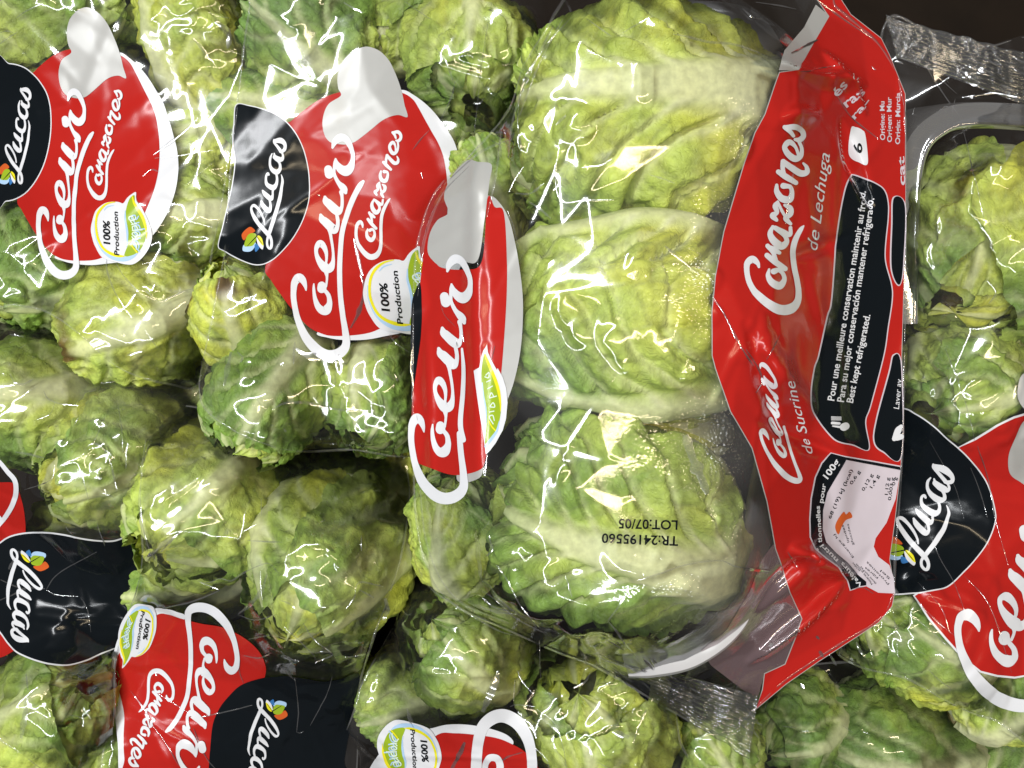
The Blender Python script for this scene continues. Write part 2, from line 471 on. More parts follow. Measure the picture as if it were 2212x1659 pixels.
def heart(bag, u, v, z, len_u, dia_u, tip, elev, roll, hue, label, res=1, brown=False, crumple=1.0, barrel=0.35, rib=0.9, relief=1.2, nv=5.6, box=0.0, margin=1.23):
    c = at(u, v, z)
    sc = KU * (H - z)
    L_, R_ = len_u * sc, dia_u * sc / 2
    te, el = math.radians(tip), math.radians(elev)
    X = np.array([math.cos(te) * math.cos(el), math.sin(te) * math.cos(el), math.sin(el)])
    up = np.array([0, 0, 1.0]) if elev < 80 else np.array([0, 1.0, 0])
    Z = up - X * (up @ X)
    Z = Z / np.linalg.norm(Z)
    Y = np.cross(Z, X)
    F = np.stack([X, Y, Z], 1)
    seed = int(u * 7 + v * 13)
    hd = dict(L=L_, R=R_, c=c, seed=seed, crumple=crumple, barrel=barrel, rib=rib, relief=relief, nv=nv, outer=[], box=box, bag=bag)
    root = thing('lettuce_heart', label, 'lettuce', tuple(c), 'lettuce hearts packed in the bags')
    r = random.Random(seed)
    na, nt = ((128, 104), (72, 62), (52, 44))[0 if res == 2 else (1 if res == 1 else 2)]
    ro = math.radians(roll)
    # wrapping leaves, outer ones shorter and looser: (turn, half width, reach over the tip)
    plan = ((0.0, 1.30, 2.78), (2.25, 1.30, 2.75), (-2.05, 1.25, 2.85), (1.15, 1.30, 2.95), (-1.0, 1.30, 3.05), (3.1, 1.3, 3.0), (0.2, 1.35, 3.25), (0.0, 3.14, 3.12))
    for k, (tn, wid, t1) in enumerate(plan):
        small = k > 4
        build_leaf(hd, k, ro + tn + (r.uniform(-0.3, 0.3) if k else 0), wid * (r.uniform(0.92, 1.08) if k < 7 else 1), t1 + (r.uniform(-0.12, 0.12) if k < 7 else 0), (1.0 - 0.03 * k) if k < 7 else 0.66,
                   r.choice((-1, 1)) * r.uniform(0.01, 0.03), seed + 31 * k, na if not small else max(30, na // 2), nt if not small else max(26, nt // 2),
                   root, F, hue + r.uniform(-0.14, 0.14), brown and k == 0)
    # cut stem at the base
    ns, prof = 20, ((-0.36, 0.30), (-0.47, 0.29), (-0.515, 0.26), (-0.52, 0.0))
    vs, fs = [], []
    for pi, (px, pr) in enumerate(prof):
        for j in range(ns):
            q = 2 * math.pi * j / ns
            vs.append((px * L_, pr * R_ * (1 + 0.05 * math.sin(3 * q)) * math.cos(q), pr * R_ * math.sin(q)))
    for pi in range(len(prof) - 1):
        for j in range(ns):
            fs.append((pi * ns + j, pi * ns + (j + 1) % ns, (pi + 1) * ns + (j + 1) % ns, (pi + 1) * ns + j))
    make_mesh('stem', np.array(vs) @ F.T + c, fs, M_STEM, root)
    Minv = F @ np.diag([1 / (L_ / 2 * 1.15) ** 2, 1 / (R_ * margin) ** 2, 1 / (R_ * margin) ** 2]) @ F.T
    HEARTS.setdefault(bag, []).append((c, Minv))


# bag A: top left
heart('A', 120, 45, .092, 420, 319, 12, 20, 20, 0.43, 'lettuce heart cut by the top left corner, above the silver emblem')
heart('A', 432, 95, .100, 346, 248, 105, 25, 40, 0.17, 'yellow green heart with pale base pointing down, left of the middle emblem')
heart('A', 430, 325, .085, 262, 209, 200, 30, 0, 0.29, 'small heart beside the white rim of the upper left red label')
heart('A', 415, 478, .092, 315, 231, 182, 10, 0, 0.35, 'heart with pale rib right of the upper left round badge')
heart('A', 85, 575, .092, 284, 286, 230, 40, 70, 0.55, 'dark green crinkled heart at the left edge below the upper left label')
heart('A', 318, 680, .092, 346, 297, 205, 12, 25, 0.27, 'heart with white ribs to the right, below the upper left round badge', brown=True)
heart('A', 190, 330, 0.059, 315, 264, 90, 20, 0, 0.33, 'heart hidden behind the upper left red label', res=0)
# bag B: middle
heart('B', 690, 85, .104, 346, 286, 150, 35, 30, 0.49, 'green heart above the middle black label, below the top edge')
heart('B', 910, 50, .098, 273, 231, 20, 25, 60, 0.33, 'washed out heart at the top edge above the middle silver emblem')
heart('B', 1025, 150, .112, 336, 330, 272, 45, 0, 0.55, 'dark green heart with ribs fanning down, right of the middle silver emblem')
heart('B', 620, 255, .092, 315, 198, 170, 15, 0, 0.38, 'thin strip of heart showing above the middle black label', res=0)
heart('B', 980, 345, .100, 231, 209, 100, 30, 0, 0.37, 'small piece of heart between the two silver emblems', res=0)
heart('B', 535, 690, .102, 284, 220, 100, 40, 0, 0.37, 'heart with a brown leaf edge below the middle black label', brown=True)
heart('B', 600, 845, .110, 346, 275, 245, 35, 15, 0.57, 'dark crinkled heart above the middle bag bottom fold')
heart('B', 820, 850, .108, 284, 253, 260, 35, 80, 0.47, 'heart below the middle round badge with a long glint across it')
heart('B', 760, 450, 0.069, 346, 286, 90, 10, 0, 0.33, 'heart hidden behind the middle red label', res=0)
# bag C: front, large
heart('C', 1375, 268, .156, 580, 450, 180, 4, -4, 0.43, 'large heart with a broad white midrib at the top of the front bag', res=2, crumple=0.65, barrel=0.8, rib=1.0, relief=2.4, nv=8.5, box=1.0, margin=1.27)
heart('C', 1365, 690, .156, 590, 440, 176, 4, 50, 0.26, 'smooth yellow green heart in the middle of the front bag with its midrib below', res=2, crumple=0.55, barrel=0.8, rib=0.85, relief=2.2, nv=7.5, box=0.9)
heart('C', 1328, 1120, .156, 548, 445, 163, 4, 8, 0.44, 'large heart under the black printed date at the bottom of the front bag', res=2, crumple=0.65, barrel=0.6, rib=1.0, relief=2.4, nv=8.5, box=0.9)
heart('C', 1000, 1150, .118, 315, 242, 95, 30, 20, 0.37, 'green heart under the left fold of the front bag, below its long lettering', res=1)
heart('C', 1065, 410, .118, 262, 187, 110, 25, 0, 0.39, 'small dim heart at the front bag upper left fold', res=1)
heart('C', 1000, 790, 0.089, 399, 253, 90, 10, 0, 0.33, 'heart hidden behind the front bag folded label', res=0)
heart('C', 1350, 452, .140, 400, 170, 176, 6, 20, .22, 'smooth light green leaf built as a small heart between the top and middle front hearts', res=1, crumple=0.4, barrel=0.5)  # added heart standing in for a leaf in the gap
heart('C', 1390, 915, .140, 380, 190, 172, 6, 60, .04, 'yellowish outer leaf built as a small heart between the middle and bottom front hearts', res=1, crumple=0.6, barrel=0.5)  # added heart standing in for the bottom heart's outer leaf
# bag D: right
heart('D', 2115, 535, .082, 440, 430, 235, 28, 40, 0.27, 'large round heart inside the clear tray at the right edge')
heart('D', 2070, 850, .080, 336, 297, 200, 40, 0, 0.45, 'dim green heart above the right black label')
heart('D', 1990, 1370, .078, 378, 286, 150, 25, 0, 0.49, 'heart under the red panel corner, left of the right red label')
heart('D', 2170, 1480, .080, 273, 220, 60, 30, 0, 0.45, 'heart at the right edge below the right white C', res=1)
heart('D', 2120, 1130, 0.049, 420, 308, 90, 20, 0, 0.38, 'heart hidden behind the right red and black label', res=0)
# bag E: left, lower
heart('E', 95, 865, .082, 336, 308, 190, 30, 0, 0.53, 'dull green heart at the left edge below the upper left bag')
heart('E', 262, 985, .090, 346, 297, 215, 45, 30, 0.27, 'yellow green ragged heart left of the round smooth one')
heart('E', 210, 1135, .070, 273, 198, 190, 15, 0, 0.29, 'dim yellowish heart behind the top of the left black label', res=1)
heart('E', 120, 1525, .085, 336, 286, 40, 30, 20, 0.45, 'heart at the left edge below the left black label')
heart('E', 150, 1290, 0.049, 336, 286, 90, 20, 0, 0.33, 'heart hidden behind the left black label', res=0)
heart('E', 370, 880, .055, 294, 220, 20, 20, 0, 0.35, 'dim heart in the gap under the middle bag left corner', res=1)
# bag G: bottom middle
heart('G', 452, 1085, .098, 357, 341, 235, 55, 10, 0.31, 'round light heart above the bottom red label')
heart('G', 712, 1205, .102, 399, 358, 250, 50, 55, 0.33, 'large round heart above the bottom black label')
heart('G', 420, 1260, .070, 294, 198, 180, 10, 0, 0.31, 'dim heart under the zigzag glint above the bottom red label', res=1)
heart('G', 640, 1430, .065, 315, 242, 170, 10, 0, 0.27, 'dim yellow heart just above the bottom black label', res=1)
heart('G', 235, 1610, .070, 252, 198, 100, 20, 0, 0.33, 'narrow strip of heart left of the bottom red label', res=1)
heart('G', 420, 1520, 0.052, 346, 286, 90, 20, 0, 0.33, 'heart hidden behind the bottom red label', res=0)
heart('G', 815, 1035, .058, 315, 242, 160, 20, 0, 0.39, 'dim olive heart in the shade under the middle bag bottom fold', res=1)
# bag H: bottom centre
heart('H', 1015, 1390, .094, 326, 270, 130, 45, 0, 0.39, 'heart below the front bag left corner with a bright leafy top')
heart('H', 1290, 1540, .085, 368, 341, 120, 50, 20, 0.39, 'heart under the front bag crimped seal at the bottom edge')
heart('H', 885, 1495, .068, 252, 209, 200, 20, 0, 0.39, 'dim heart behind the bottom round badge', res=1)
heart('H', 1000, 1640, 0.046, 315, 286, 90, 20, 0, 0.33, 'heart hidden behind the bottom right red label', res=0)
# bag I: bottom right; shade on three hearts is put into their darker green
heart('I', 1535, 1610, .070, 273, 220, 120, 30, 0, 0.43, 'heart under the crimped seal tip at the bottom edge')
heart('I', 1705, 1555, 0.042, 262, 231, 200, 50, 0, .74, 'round heart coloured darker for shade below the red panel tip')
heart('I', 1930, 1600, 0.030, 441, 286, 170, 20, 0, .74, 'heart coloured darker for shade at the bottom edge near the right corner')
heart('I', 2150, 1640, 0.025, 315, 242, 30, 20, 0, .74, 'heart coloured darker for shade in the bottom right corner')

# ------------------------------------------------------------------ bag film


def catmull(pts, n, closed=False):
    p = np.asarray(pts, float)
    m = len(p)
    out = []
    segs = m if closed else m - 1
    for i in range(segs):
        p0 = p[(i - 1) % m] if (closed or i > 0) else 2 * p[0] - p[1]
        p1, p2 = p[i], p[(i + 1) % m]
        p3 = p[(i + 2) % m] if (closed or i + 2 < m) else 2 * p[-1] - p[-2]
        d = np.hypot(*(p2[:2] - p1[:2]))
        k = max(1, int(math.ceil(d / n)))
        for j in range(k):
            t = j / k
            out.append(0.5 * ((2 * p1) + (-p0 + p2) * t + (2 * p0 - 5 * p1 + 4 * p2 - p3) * t * t + (-p0 + 3 * p1 - 3 * p2 + p3) * t ** 3))
    if not closed:
        out.append(p[-1])
    return np.array(out)


def densify(pts, n):
    p = np.asarray(pts, float)
    out = []
    for i in range(len(p)):
        a, b = p[i], p[(i + 1) % len(p)]
        k = max(1, int(math.ceil(np.hypot(*(b[:2] - a[:2])) / n)))
        for j in range(k):
            out.append(a + (b - a) * j / k)
    return np.array(out)


def inside(poly, x, y):
    r = np.zeros(x.shape, bool)
    px, py = poly[:, 0], poly[:, 1]
    j = len(poly) - 1
    for i in range(len(poly)):
        if py[i] != py[j]:
            cnd = ((py[i] > y) != (py[j] > y)) & (x < (px[j] - px[i]) * (y - py[i]) / (py[j] - py[i]) + px[i])
            r ^= cnd
        j = i
    return r


def edge_dist(poly, x, y):
    d = np.full(x.shape, 1e9)
    for i in range(len(poly)):
        ax_, ay_ = poly[i][:2]
        bx_, by_ = poly[(i + 1) % len(poly)][:2]
        dx, dy = bx_ - ax_, by_ - ay_
        l2 = dx * dx + dy * dy + 1e-12
        t = np.clip(((x - ax_) * dx + (y - ay_) * dy) / l2, 0, 1)
        d = np.minimum(d, np.hypot(x - ax_ - t * dx, y - ay_ - t * dy))
    return d


def triangulate(poly, pitch, holes=()):
    """poly in picture units -> (points, tris) with inner points so that the sheet can bend."""
    x0, y0 = poly.min(0)[:2]
    x1, y1 = poly.max(0)[:2]
    gx, gy = np.meshgrid(np.arange(x0 + pitch / 2, x1, pitch), np.arange(y0 + pitch / 2, y1, pitch * 0.87))
    gx = gx.copy()
    gx[1::2] += pitch / 2
    gx, gy = gx.ravel(), gy.ravel()
    ok = inside(poly, gx, gy)
    gx, gy = gx[ok], gy[ok]
    ok = edge_dist(poly, gx, gy) > pitch * 0.45
    gx, gy = gx[ok], gy[ok]
    pts = [Vector((float(a), float(b))) for a, b in poly[:, :2]] + [Vector((float(a), float(b))) for a, b in zip(gx, gy)]
    n = len(poly)
    vo, eo, fo, *_ = delaunay_2d_cdt(pts, [(i, (i + 1) % n) for i in range(n)], [], 1, 1e-6)
    vo = np.array([(p.x, p.y) for p in vo])
    fo = np.array([f for f in fo if len(f) == 3], np.int32)
    # drawn with v down: keep normals up
    a, b, c = vo[fo[:, 0]], vo[fo[:, 1]], vo[fo[:, 2]]
    cr = (b[:, 0] - a[:, 0]) * (c[:, 1] - a[:, 1]) - (b[:, 1] - a[:, 1]) * (c[:, 0] - a[:, 0])
    fo[cr > 0] = fo[cr > 0][:, ::-1]
    cen = (a + b + c) / 3
    fo = fo[inside(poly, cen[:, 0], cen[:, 1])]
    return vo, fo


class Bag:
    def __init__(self, key, label, outline, pitch=5.0, folds=40, amp=1.0, seed=1, facets=(), big=(), facet=0.014, soft=3):
        self.key = key
        o = catmull(outline, 5.0, True) if len(outline) else outline
        self.uv = o[:, :2]
        W = at(o[:, 0], o[:, 1], o[:, 2])
        self.bw = W
        step = 0.002
        lo, hi = W.min(0)[:2] - 0.012, W.max(0)[:2] + 0.012
        nx, ny = [int(math.ceil((hi[i] - lo[i]) / step)) + 1 for i in (0, 1)]
        X, Y = np.meshgrid(lo[0] + step * np.arange(nx), lo[1] + step * np.arange(ny))
        ins = inside(W[:, :2], X, Y)
        # boundary heights spread outwards (nearest edge point)
        bz = np.zeros_like(X)
        fx, fy = X.ravel(), Y.ravel()
        bestd = np.full(fx.shape, 1e9)
        best = np.zeros(fx.shape)
        for p in W[::2]:
            d = (fx - p[0]) ** 2 + (fy - p[1]) ** 2
            mk = d < bestd
            bestd[mk] = d[mk]
            best[mk] = p[2]
        bz = best.reshape(X.shape)
        obst = np.full(X.shape, -1.0)
        for P in LEAFPTS.get(key, []):
            jx = np.round((P[:, 0] - lo[0]) / step).astype(int)
            jy = np.round((P[:, 1] - lo[1]) / step).astype(int)
            ok = (jx >= 0) & (jx < nx) & (jy >= 0) & (jy < ny)
            np.maximum.at(obst, (jy[ok], jx[ok]), P[ok, 2])
        for rep_ in range(2):
            o2 = obst.copy()
            for dy, dx in ((0, 1), (1, 0), (0, -1), (-1, 0)) + (((1, 1), (1, -1), (-1, 1), (-1, -1)) if rep_ == 0 else ()):
                o2 = np.maximum(o2, np.roll(np.roll(obst, dy, 0), dx, 1))
            obst = o2
        obst = np.where(obst > 0, obst + 0.0012, obst)
        for (fu, fv, fz, fr_) in facets:     # extra props under the film (tray corners, folds)
            p = at(fu, fv, fz)
            rr = fr_ * KU * (H - fz)
            d = np.hypot(X - p[0], Y - p[1])
            obst = np.maximum(obst, np.where(d < rr, fz - 0.25 * d, -1))
        z = np.maximum(bz, np.where(ins, obst, bz))
        for it in range(700):
            avg = z.copy()
            avg[1:-1, 1:-1] = 0.25 * (z[:-2, 1:-1] + z[2:, 1:-1] + z[1:-1, :-2] + z[1:-1, 2:])
            z = np.where(ins, np.maximum(obst, z + 1.0 * (avg - z)), bz)
        for it in range(9 if key == 'C' else 5):
            z[1:-1, 1:-1] = 0.5 * z[1:-1, 1:-1] + 0.125 * (z[:-2, 1:-1] + z[2:, 1:-1] + z[1:-1, :-2] + z[1:-1, 2:])
        self.z, self.lo, self.step = z, lo, step
        self.obst_z = np.where(obst > 0, obst, 0.0)
        self.facet, self.soft = facet, soft
        r = np.random.default_rng(seed)
        # slack film: straight folds of random run, height and width
        self.folds = []
        cx, cy_ = W[:, 0].mean(), W[:, 1].mean()
        for i in range(folds):
            for _ in range(30):
                x = r.uniform(lo[0], hi[0]); y = r.uniform(lo[1], hi[1])
                if inside(W[:, :2], np.array([x]), np.array([y]))[0]:
                    break
            base = r.uniform(0, math.pi)
            ln = r.uniform(0.015, 0.05)
            self.folds.append((x, y, math.cos(base), math.sin(base), ln, r.uniform(0.0015, 0.005), amp * r.uniform(0.0003, 0.0009) * r.choice((1, 1, -0.6))))
        self.seed = seed
        self.amp = amp
        for (q0, q1, wd, h) in big:            # folds seen in the photograph: picture units, metres
            a_, b_ = at(q0[0], q0[1], 0.17), at(q1[0], q1[1], 0.17)
            m_, d_ = (a_ + b_) / 2, (b_ - a_)[:2]
            ln = np.hypot(*d_)
            self.folds.append((m_[0], m_[1], d_[0] / ln, d_[1] / ln, ln / 2, wd, h))
        st = 0.0008
        nx, ny = int((hi[0] - lo[0]) / st), int((hi[1] - lo[1]) / st)
        X2, Y2 = np.meshgrid(lo[0] + st * np.arange(nx), lo[1] + st * np.arange(ny))
        self.z, self.step = self.detailed(X2, Y2), st
        uv, tri = triangulate(self.uv, pitch)
        P = self.project(uv, 0.0)
        self.root = thing('lettuce_bag', label, 'bag', tuple(at(*[float(t) for t in self.uv.mean(0)], 0.03)), 'bags of lettuce hearts')
        hz, fg = self.fields(P)
        self.film_parts = [(P, tri, hz, fg)]
        self.facets = []

    def fields(self, P):
        x, y = P[:, 0], P[:, 1]
        hz = 0.025 * np.clip(fbm(x * 18, y * 18, self.seed * 1.7, 5, 3), 0, 1)
        fg = np.zeros(len(P))
        if self.key == 'C':
            for (u, v, rad, wgt) in ((1560, 600, 90, 1.0), (1560, 480, 70, 0.7), (1560, 960, 110, 1.2), (1610, 1150, 90, .8), (1500, 1280, 100, .6), (1600, 300, 70, .6), (1560, 720, 60, .6)):
                c = at(u, v, 0.19)
                d = np.hypot(x - c[0], y - c[1]) / (rad * KU * 0.36)
                fg = np.maximum(fg, wgt * np.exp(-d * d))
        hz = hz + 0.05 * np.clip(fg, 0, 1)
        return hz, fg

    def height(self, x, y):
        return self.sample(x, y)

    def sample(self, x, y):
        z = self.z
        fx = np.clip((x - self.lo[0]) / self.step, 1, z.shape[1] - 3.001)
        fy = np.clip((y - self.lo[1]) / self.step, 1, z.shape[0] - 3.001)
        ix, iy = np.floor(fx).astype(int), np.floor(fy).astype(int)
        tx, ty = fx - ix, fy - iy

        def wts(t):
            return ((1 - t) ** 3 / 6, (3 * t ** 3 - 6 * t * t + 4) / 6, (-3 * t ** 3 + 3 * t * t + 3 * t + 1) / 6, t ** 3 / 6)
        wx, wy = wts(tx), wts(ty)
        r = 0
        for j in range(4):
            row = 0
            for i in range(4):
                row = row + wx[i] * z[iy + j - 1, ix + i - 1]
            r = r + wy[j] * row
        return r

    def detailed(self, x, y):
        r = self.sample(x, y)
        # taut film: flat facets that meet in straight creases
        rg = np.random.default_rng(self.seed + 100)
        fs = self.facet
        gx, gy = np.meshgrid(np.arange(x[0, 0] - fs, x[0, -1] + 2 * fs, fs), np.arange(y[0, 0] - fs, y[-1, 0] + 2 * fs, fs * 0.9))
        gx = gx + rg.uniform(-0.48, 0.48, gx.shape) * fs
        gy = gy + rg.uniform(-0.48, 0.48, gy.shape) * fs
        keep = rg.uniform(0, 1, gx.shape) > 0.22
        gx, gy = gx[keep], gy[keep]
        gz = self.sample(gx, gy) + fs * fs * 3.5 + self.amp * 0.0007 * rg.standard_normal(gx.shape)
        vo, eo, fo, *_ = delaunay_2d_cdt([Vector((float(a * 100), float(b * 100))) for a, b in zip(gx, gy)], [], [], 0, 1e-7)
        zf = r.copy()
        st = x[0, 1] - x[0, 0]
        for f in fo:
            (ax_, ay_, az_), (bx_, by_, bz_), (cx_, cy2, cz_) = [(gx[k], gy[k], gz[k]) for k in f[:3]]
            i0, i1 = int((min(ax_, bx_, cx_) - x[0, 0]) / st), int((max(ax_, bx_, cx_) - x[0, 0]) / st) + 2
            j0, j1 = int((min(ay_, by_, cy2) - y[0, 0]) / st), int((max(ay_, by_, cy2) - y[0, 0]) / st) + 2
            i0, j0 = max(i0, 0), max(j0, 0)
            xs, ys = x[j0:j1, i0:i1], y[j0:j1, i0:i1]
            if xs.size == 0:
                continue
            det = (by_ - cy2) * (ax_ - cx_) + (cx_ - bx_) * (ay_ - cy2)
            if abs(det) < 1e-14:
                continue
            u_ = ((by_ - cy2) * (xs - cx_) + (cx_ - bx_) * (ys - cy2)) / det
            v_ = ((cy2 - ay_) * (xs - cx_) + (ax_ - cx_) * (ys - cy2)) / det
            m_ = (u_ >= -1e-9) & (v_ >= -1e-9) & (u_ + v_ <= 1 + 1e-9)
            zf[j0:j1, i0:i1][m_] = (u_ * az_ + v_ * bz_ + (1 - u_ - v_) * cz_)[m_]
        r = 0.8 * zf + 0.2 * r
        ob = self.obst_z
        self.z, keepz = ob, self.z
        osm = self.sample(x, y)
        self.z = keepz
        r = np.maximum(r, np.where(osm > 0.01, osm + 0.0004, r))
        for it in range(self.soft):
            r[1:-1, 1:-1] = 0.4 * r[1:-1, 1:-1] + 0.15 * (r[:-2, 1:-1] + r[2:, 1:-1] + r[1:-1, :-2] + r[1:-1, 2:])
        r = r + self.amp * (0.0003 * vnoise(x * 20, y * 20, self.seed, 7) + 0.00004 * vnoise(x * 120, y * 120, self.seed, 8))
        for (cx, cy_, dx, dy, ln, wd, h) in self.folds:
            j0, j1 = np.searchsorted(y[:, 0], (cy_ - ln - 3 * wd, cy_ + ln + 3 * wd))
            i0, i1 = np.searchsorted(x[0], (cx - ln - 3 * wd, cx + ln + 3 * wd))
            xs, ys = x[j0:j1, i0:i1] - cx, y[j0:j1, i0:i1] - cy_
            a = xs * dx + ys * dy
            b = -xs * dy + ys * dx
            ta = np.clip(1 - (a / ln) ** 2, 0, 1)
            wv = wd * (0.35 + 0.65 * ta)
            r[j0:j1, i0:i1] += h * ta * np.exp(-np.abs(b / wv) ** 2.0)
        return r

    def project(self, uv, off):
        u, v = uv[:, 0], uv[:, 1]
        z = np.full(len(uv), 0.13)
        for it in range(14):
            p = at(u, v, z)
            z = 0.5 * z + 0.5 * self.height(p[:, 0], p[:, 1])
        p = at(u, v, z)
        e = 0.0008
        gx = (self.height(p[:, 0] + e, p[:, 1]) - self.height(p[:, 0] - e, p[:, 1])) / (2 * e)
        gy = (self.height(p[:, 0], p[:, 1] + e) - self.height(p[:, 0], p[:, 1] - e)) / (2 * e)
        n = np.stack([-gx, -gy, np.ones_like(gx)], -1)
        n /= np.linalg.norm(n, axis=1)[:, None]
        return p + n * np.asarray(off).reshape(-1, 1)

    # -------- print on the film
    def patch(self, name, poly, mat, layer, smooth=True, pitch=5.0):
        pl = np.asarray(poly, float)[:, :2] / NAT
        pl = catmull(pl, 3.0, True) if smooth else densify(pl, 4.0)
        uv, tri = triangulate(pl, pitch)
        return make_mesh(name, self.project(uv, 0.00012 * layer), tri, mat, self.root)

    def strokes(self, name, strokes, mat, layer, pitch=1.6):
        V, F = [], []
        base = 0
        for si, st in enumerate(strokes):
            s = np.asarray(st, float) / NAT
            if len(s) == 1:
                s = np.array([s[0] + (-s[0][2] * 0.2, 0, 0), s[0] + (s[0][2] * 0.2, 0, 0)])
            c = catmull(s, pitch)
            if len(c) < 2:
                continue
            # round the ends
            d = np.gradient(c[:, :2], axis=0)
            d /= np.maximum(np.linalg.norm(d, axis=1), 1e-9)[:, None]
            cap0 = [c[0] + np.r_[-d[0] * c[0, 2] * 0.5 * k, 0] for k in (0.98, 0.8, 0.45)]
            cap1 = [c[-1] + np.r_[d[-1] * c[-1, 2] * 0.5 * k, 0] for k in (0.45, 0.8, 0.98)]
            for k, kk in zip((0, 1, 2), (0.2, 0.6, 0.89)):
                cap0[k][2] = c[0, 2] * kk
            for k, kk in zip((0, 1, 2), (0.89, 0.6, 0.2)):
                cap1[k][2] = c[-1, 2] * kk
            c = np.vstack([cap0, c, cap1])
            d = np.gradient(c[:, :2], axis=0)
            d /= np.maximum(np.linalg.norm(d, axis=1), 1e-9)[:, None]
            nrm = np.stack([d[:, 1], -d[:, 0]], -1)
            hw = np.maximum(c[:, 2:3] * 0.5, 0.15)
            off = 0.00012 * layer + 0.000012 * si + 0.000010 * np.linspace(0, 1, len(c))
            rows = [self.project(c[:, :2] + nrm * hw * k, off) for k in (-1, 0, 1)]
            n = len(c)
            V.append(np.vstack(rows))
            i = np.arange(n - 1)
            for a in (0, 1):
                F.append(np.stack([i + a * n, i + 1 + a * n, i + 1 + (a + 1) * n, i + (a + 1) * n], -1) + base)
            base += 3 * n
        return make_mesh(name, np.vstack(V), np.vstack(F)[:, ::-1], mat, self.root)

    def text(self, name, string, p0, p1, mat, layer, height=None, shear=0.0, bold=0.0):
        """built-in letters fitted between two picture points (native pixels) along the base line"""
        cu = bpy.data.curves.new('lettering', 'FONT')
        cu.body = string
        cu.size = 1.0
        cu.resolution_u = 3
        cu.offset = bold
        cu.shear = shear
        ob = bpy.data.objects.new('lettering', cu)
        C.objects.link(ob)
        dg = bpy.context.evaluated_depsgraph_get()
        me = bpy.data.meshes.new_from_object(ob.evaluated_get(dg))
        co = np.array([v.co[:] for v in me.vertices])
        me.calc_loop_triangles()
        tri = np.array([t.vertices[:] for t in me.loop_triangles], np.int32)
        bpy.data.objects.remove(ob)
        bpy.data.curves.remove(cu)
        bpy.data.meshes.remove(me)
        x0, x1 = co[:, 0].min(), co[:, 0].max()
        p0, p1 = np.asarray(p0, float) / NAT, np.asarray(p1, float) / NAT
        e = p1 - p0
        up = np.array([e[1], -e[0]]) / np.linalg.norm(e)
        sx = 1.0 / (x1 - x0)
        hgt = (height / NAT if height else np.linalg.norm(e) * sx * 0.7) / 0.7
        uv = p0 + (co[:, 0:1] - x0) * sx * e + co[:, 1:2] * hgt * up
        return make_mesh(name, self.project(uv, 0.00012 * layer), tri, mat, self.root)

    def crease(self, pts, wdt, region, haze=0.02, hk=0.17):
        """a fold strip tilted to glint at the camera, or a raised bead; pts in the pixels of a zoomed region (x0, y0, scale)"""
        x0, y0, sc = region
        p = np.asarray(pts, float) * sc + (x0, y0)
        p = p / NAT
        w_ = wdt * sc / NAT
        c = catmull(np.c_[p, np.full(len(p), w_)], 4.0)
        n = len(c)
        if n < 3:
            return
        d = np.gradient(c[:, :2], axis=0)
        d /= np.maximum(np.linalg.norm(d, axis=1), 1e-9)[:, None]
        nrm = np.stack([d[:, 1], -d[:, 0]], -1)
        t = np.linspace(0, 1, n)
        prof_w = c[:, 2] * (0.25 + 0.75 * np.sin(np.pi * np.clip(t, 0.02, 0.98)) ** 0.6)
        prof_w = prof_w * (0.8 + 0.35 * vnoise(t * 9, wdt, p[0, 0], 3))
        if hk < 0.2:
            # glint built into the shape: fold strip turned to mirror a lamp into the camera
            P0 = self.project(c[:, :2], 0.0007)
            dd = np.gradient(P0, axis=0)
            dd /= np.maximum(np.linalg.norm(dd, axis=1), 1e-9)[:, None]
            vv = np.array([0, 0, H]) - P0
            vv /= np.linalg.norm(vv, axis=1)[:, None]
            ll = LAMP_PTS[None] - P0[:, None]
            ll /= np.linalg.norm(ll, axis=2)[..., None]
            hh = vv[:, None] + ll
            hh /= np.linalg.norm(hh, axis=2)[..., None]
            miss = np.abs((hh * dd[:, None]).sum(2)).mean(0)
            li = int(np.argmin(miss + 0.1 * np.linalg.norm(hh[..., :2], axis=2).mean(0)))
            nn = hh[:, li] - (hh[:, li] * dd).sum(1)[:, None] * dd
            nn /= np.linalg.norm(nn, axis=1)[:, None]
            bb = np.cross(nn, dd)
            half = (prof_w * KU * 0.42 * 0.5)[:, None]
            rows = [P0 + bb * half * k - nn * half * (0.10 * k * k) for k in (-1, -0.4, 0.4, 1)]
            P = np.vstack(rows)
            i = np.arange(n - 1)
            F = np.vstack([np.stack([i + a * n, i + (a + 1) * n, i + 1 + (a + 1) * n, i + 1 + a * n], -1) for a in range(3)])
            tri = np.vstack([F[:, [0, 1, 2]], F[:, [0, 2, 3]]])
            a, b, cc = P[tri[:, 0]], P[tri[:, 1]], P[tri[:, 2]]
            nz = np.cross(b - a, cc - a)[:, 2]
            tri[nz < 0] = tri[nz < 0][:, ::-1]
            self.facets.append((P, tri))
            return
        rows = []
        cross = np.linspace(-1, 1, 7)
        for k in cross:
            uv = c[:, :2] + nrm * (prof_w * 0.62 * k)[:, None]
            hgt = 0.00045 + prof_w * KU * 0.4 * hk * (1 - k * k)
            rows.append(self.project(uv, hgt))
        P = np.vstack(rows)
        i = np.arange(n - 1)
        F = np.vstack([np.stack([i + a * n, i + (a + 1) * n, i + 1 + (a + 1) * n, i + 1 + a * n], -1) for a in range(6)])
        tri = np.vstack([F[:, [0, 1, 2]], F[:, [0, 2, 3]]])
        # face up
        a, b, cc = P[tri[:, 0]], P[tri[:, 1]], P[tri[:, 2]]
        nz = np.cross(b - a, cc - a)[:, 2]
        tri[nz < 0] = tri[nz < 0][:, ::-1]
        self.film_parts.append((P, tri, np.full(len(P), haze), np.zeros(len(P))))

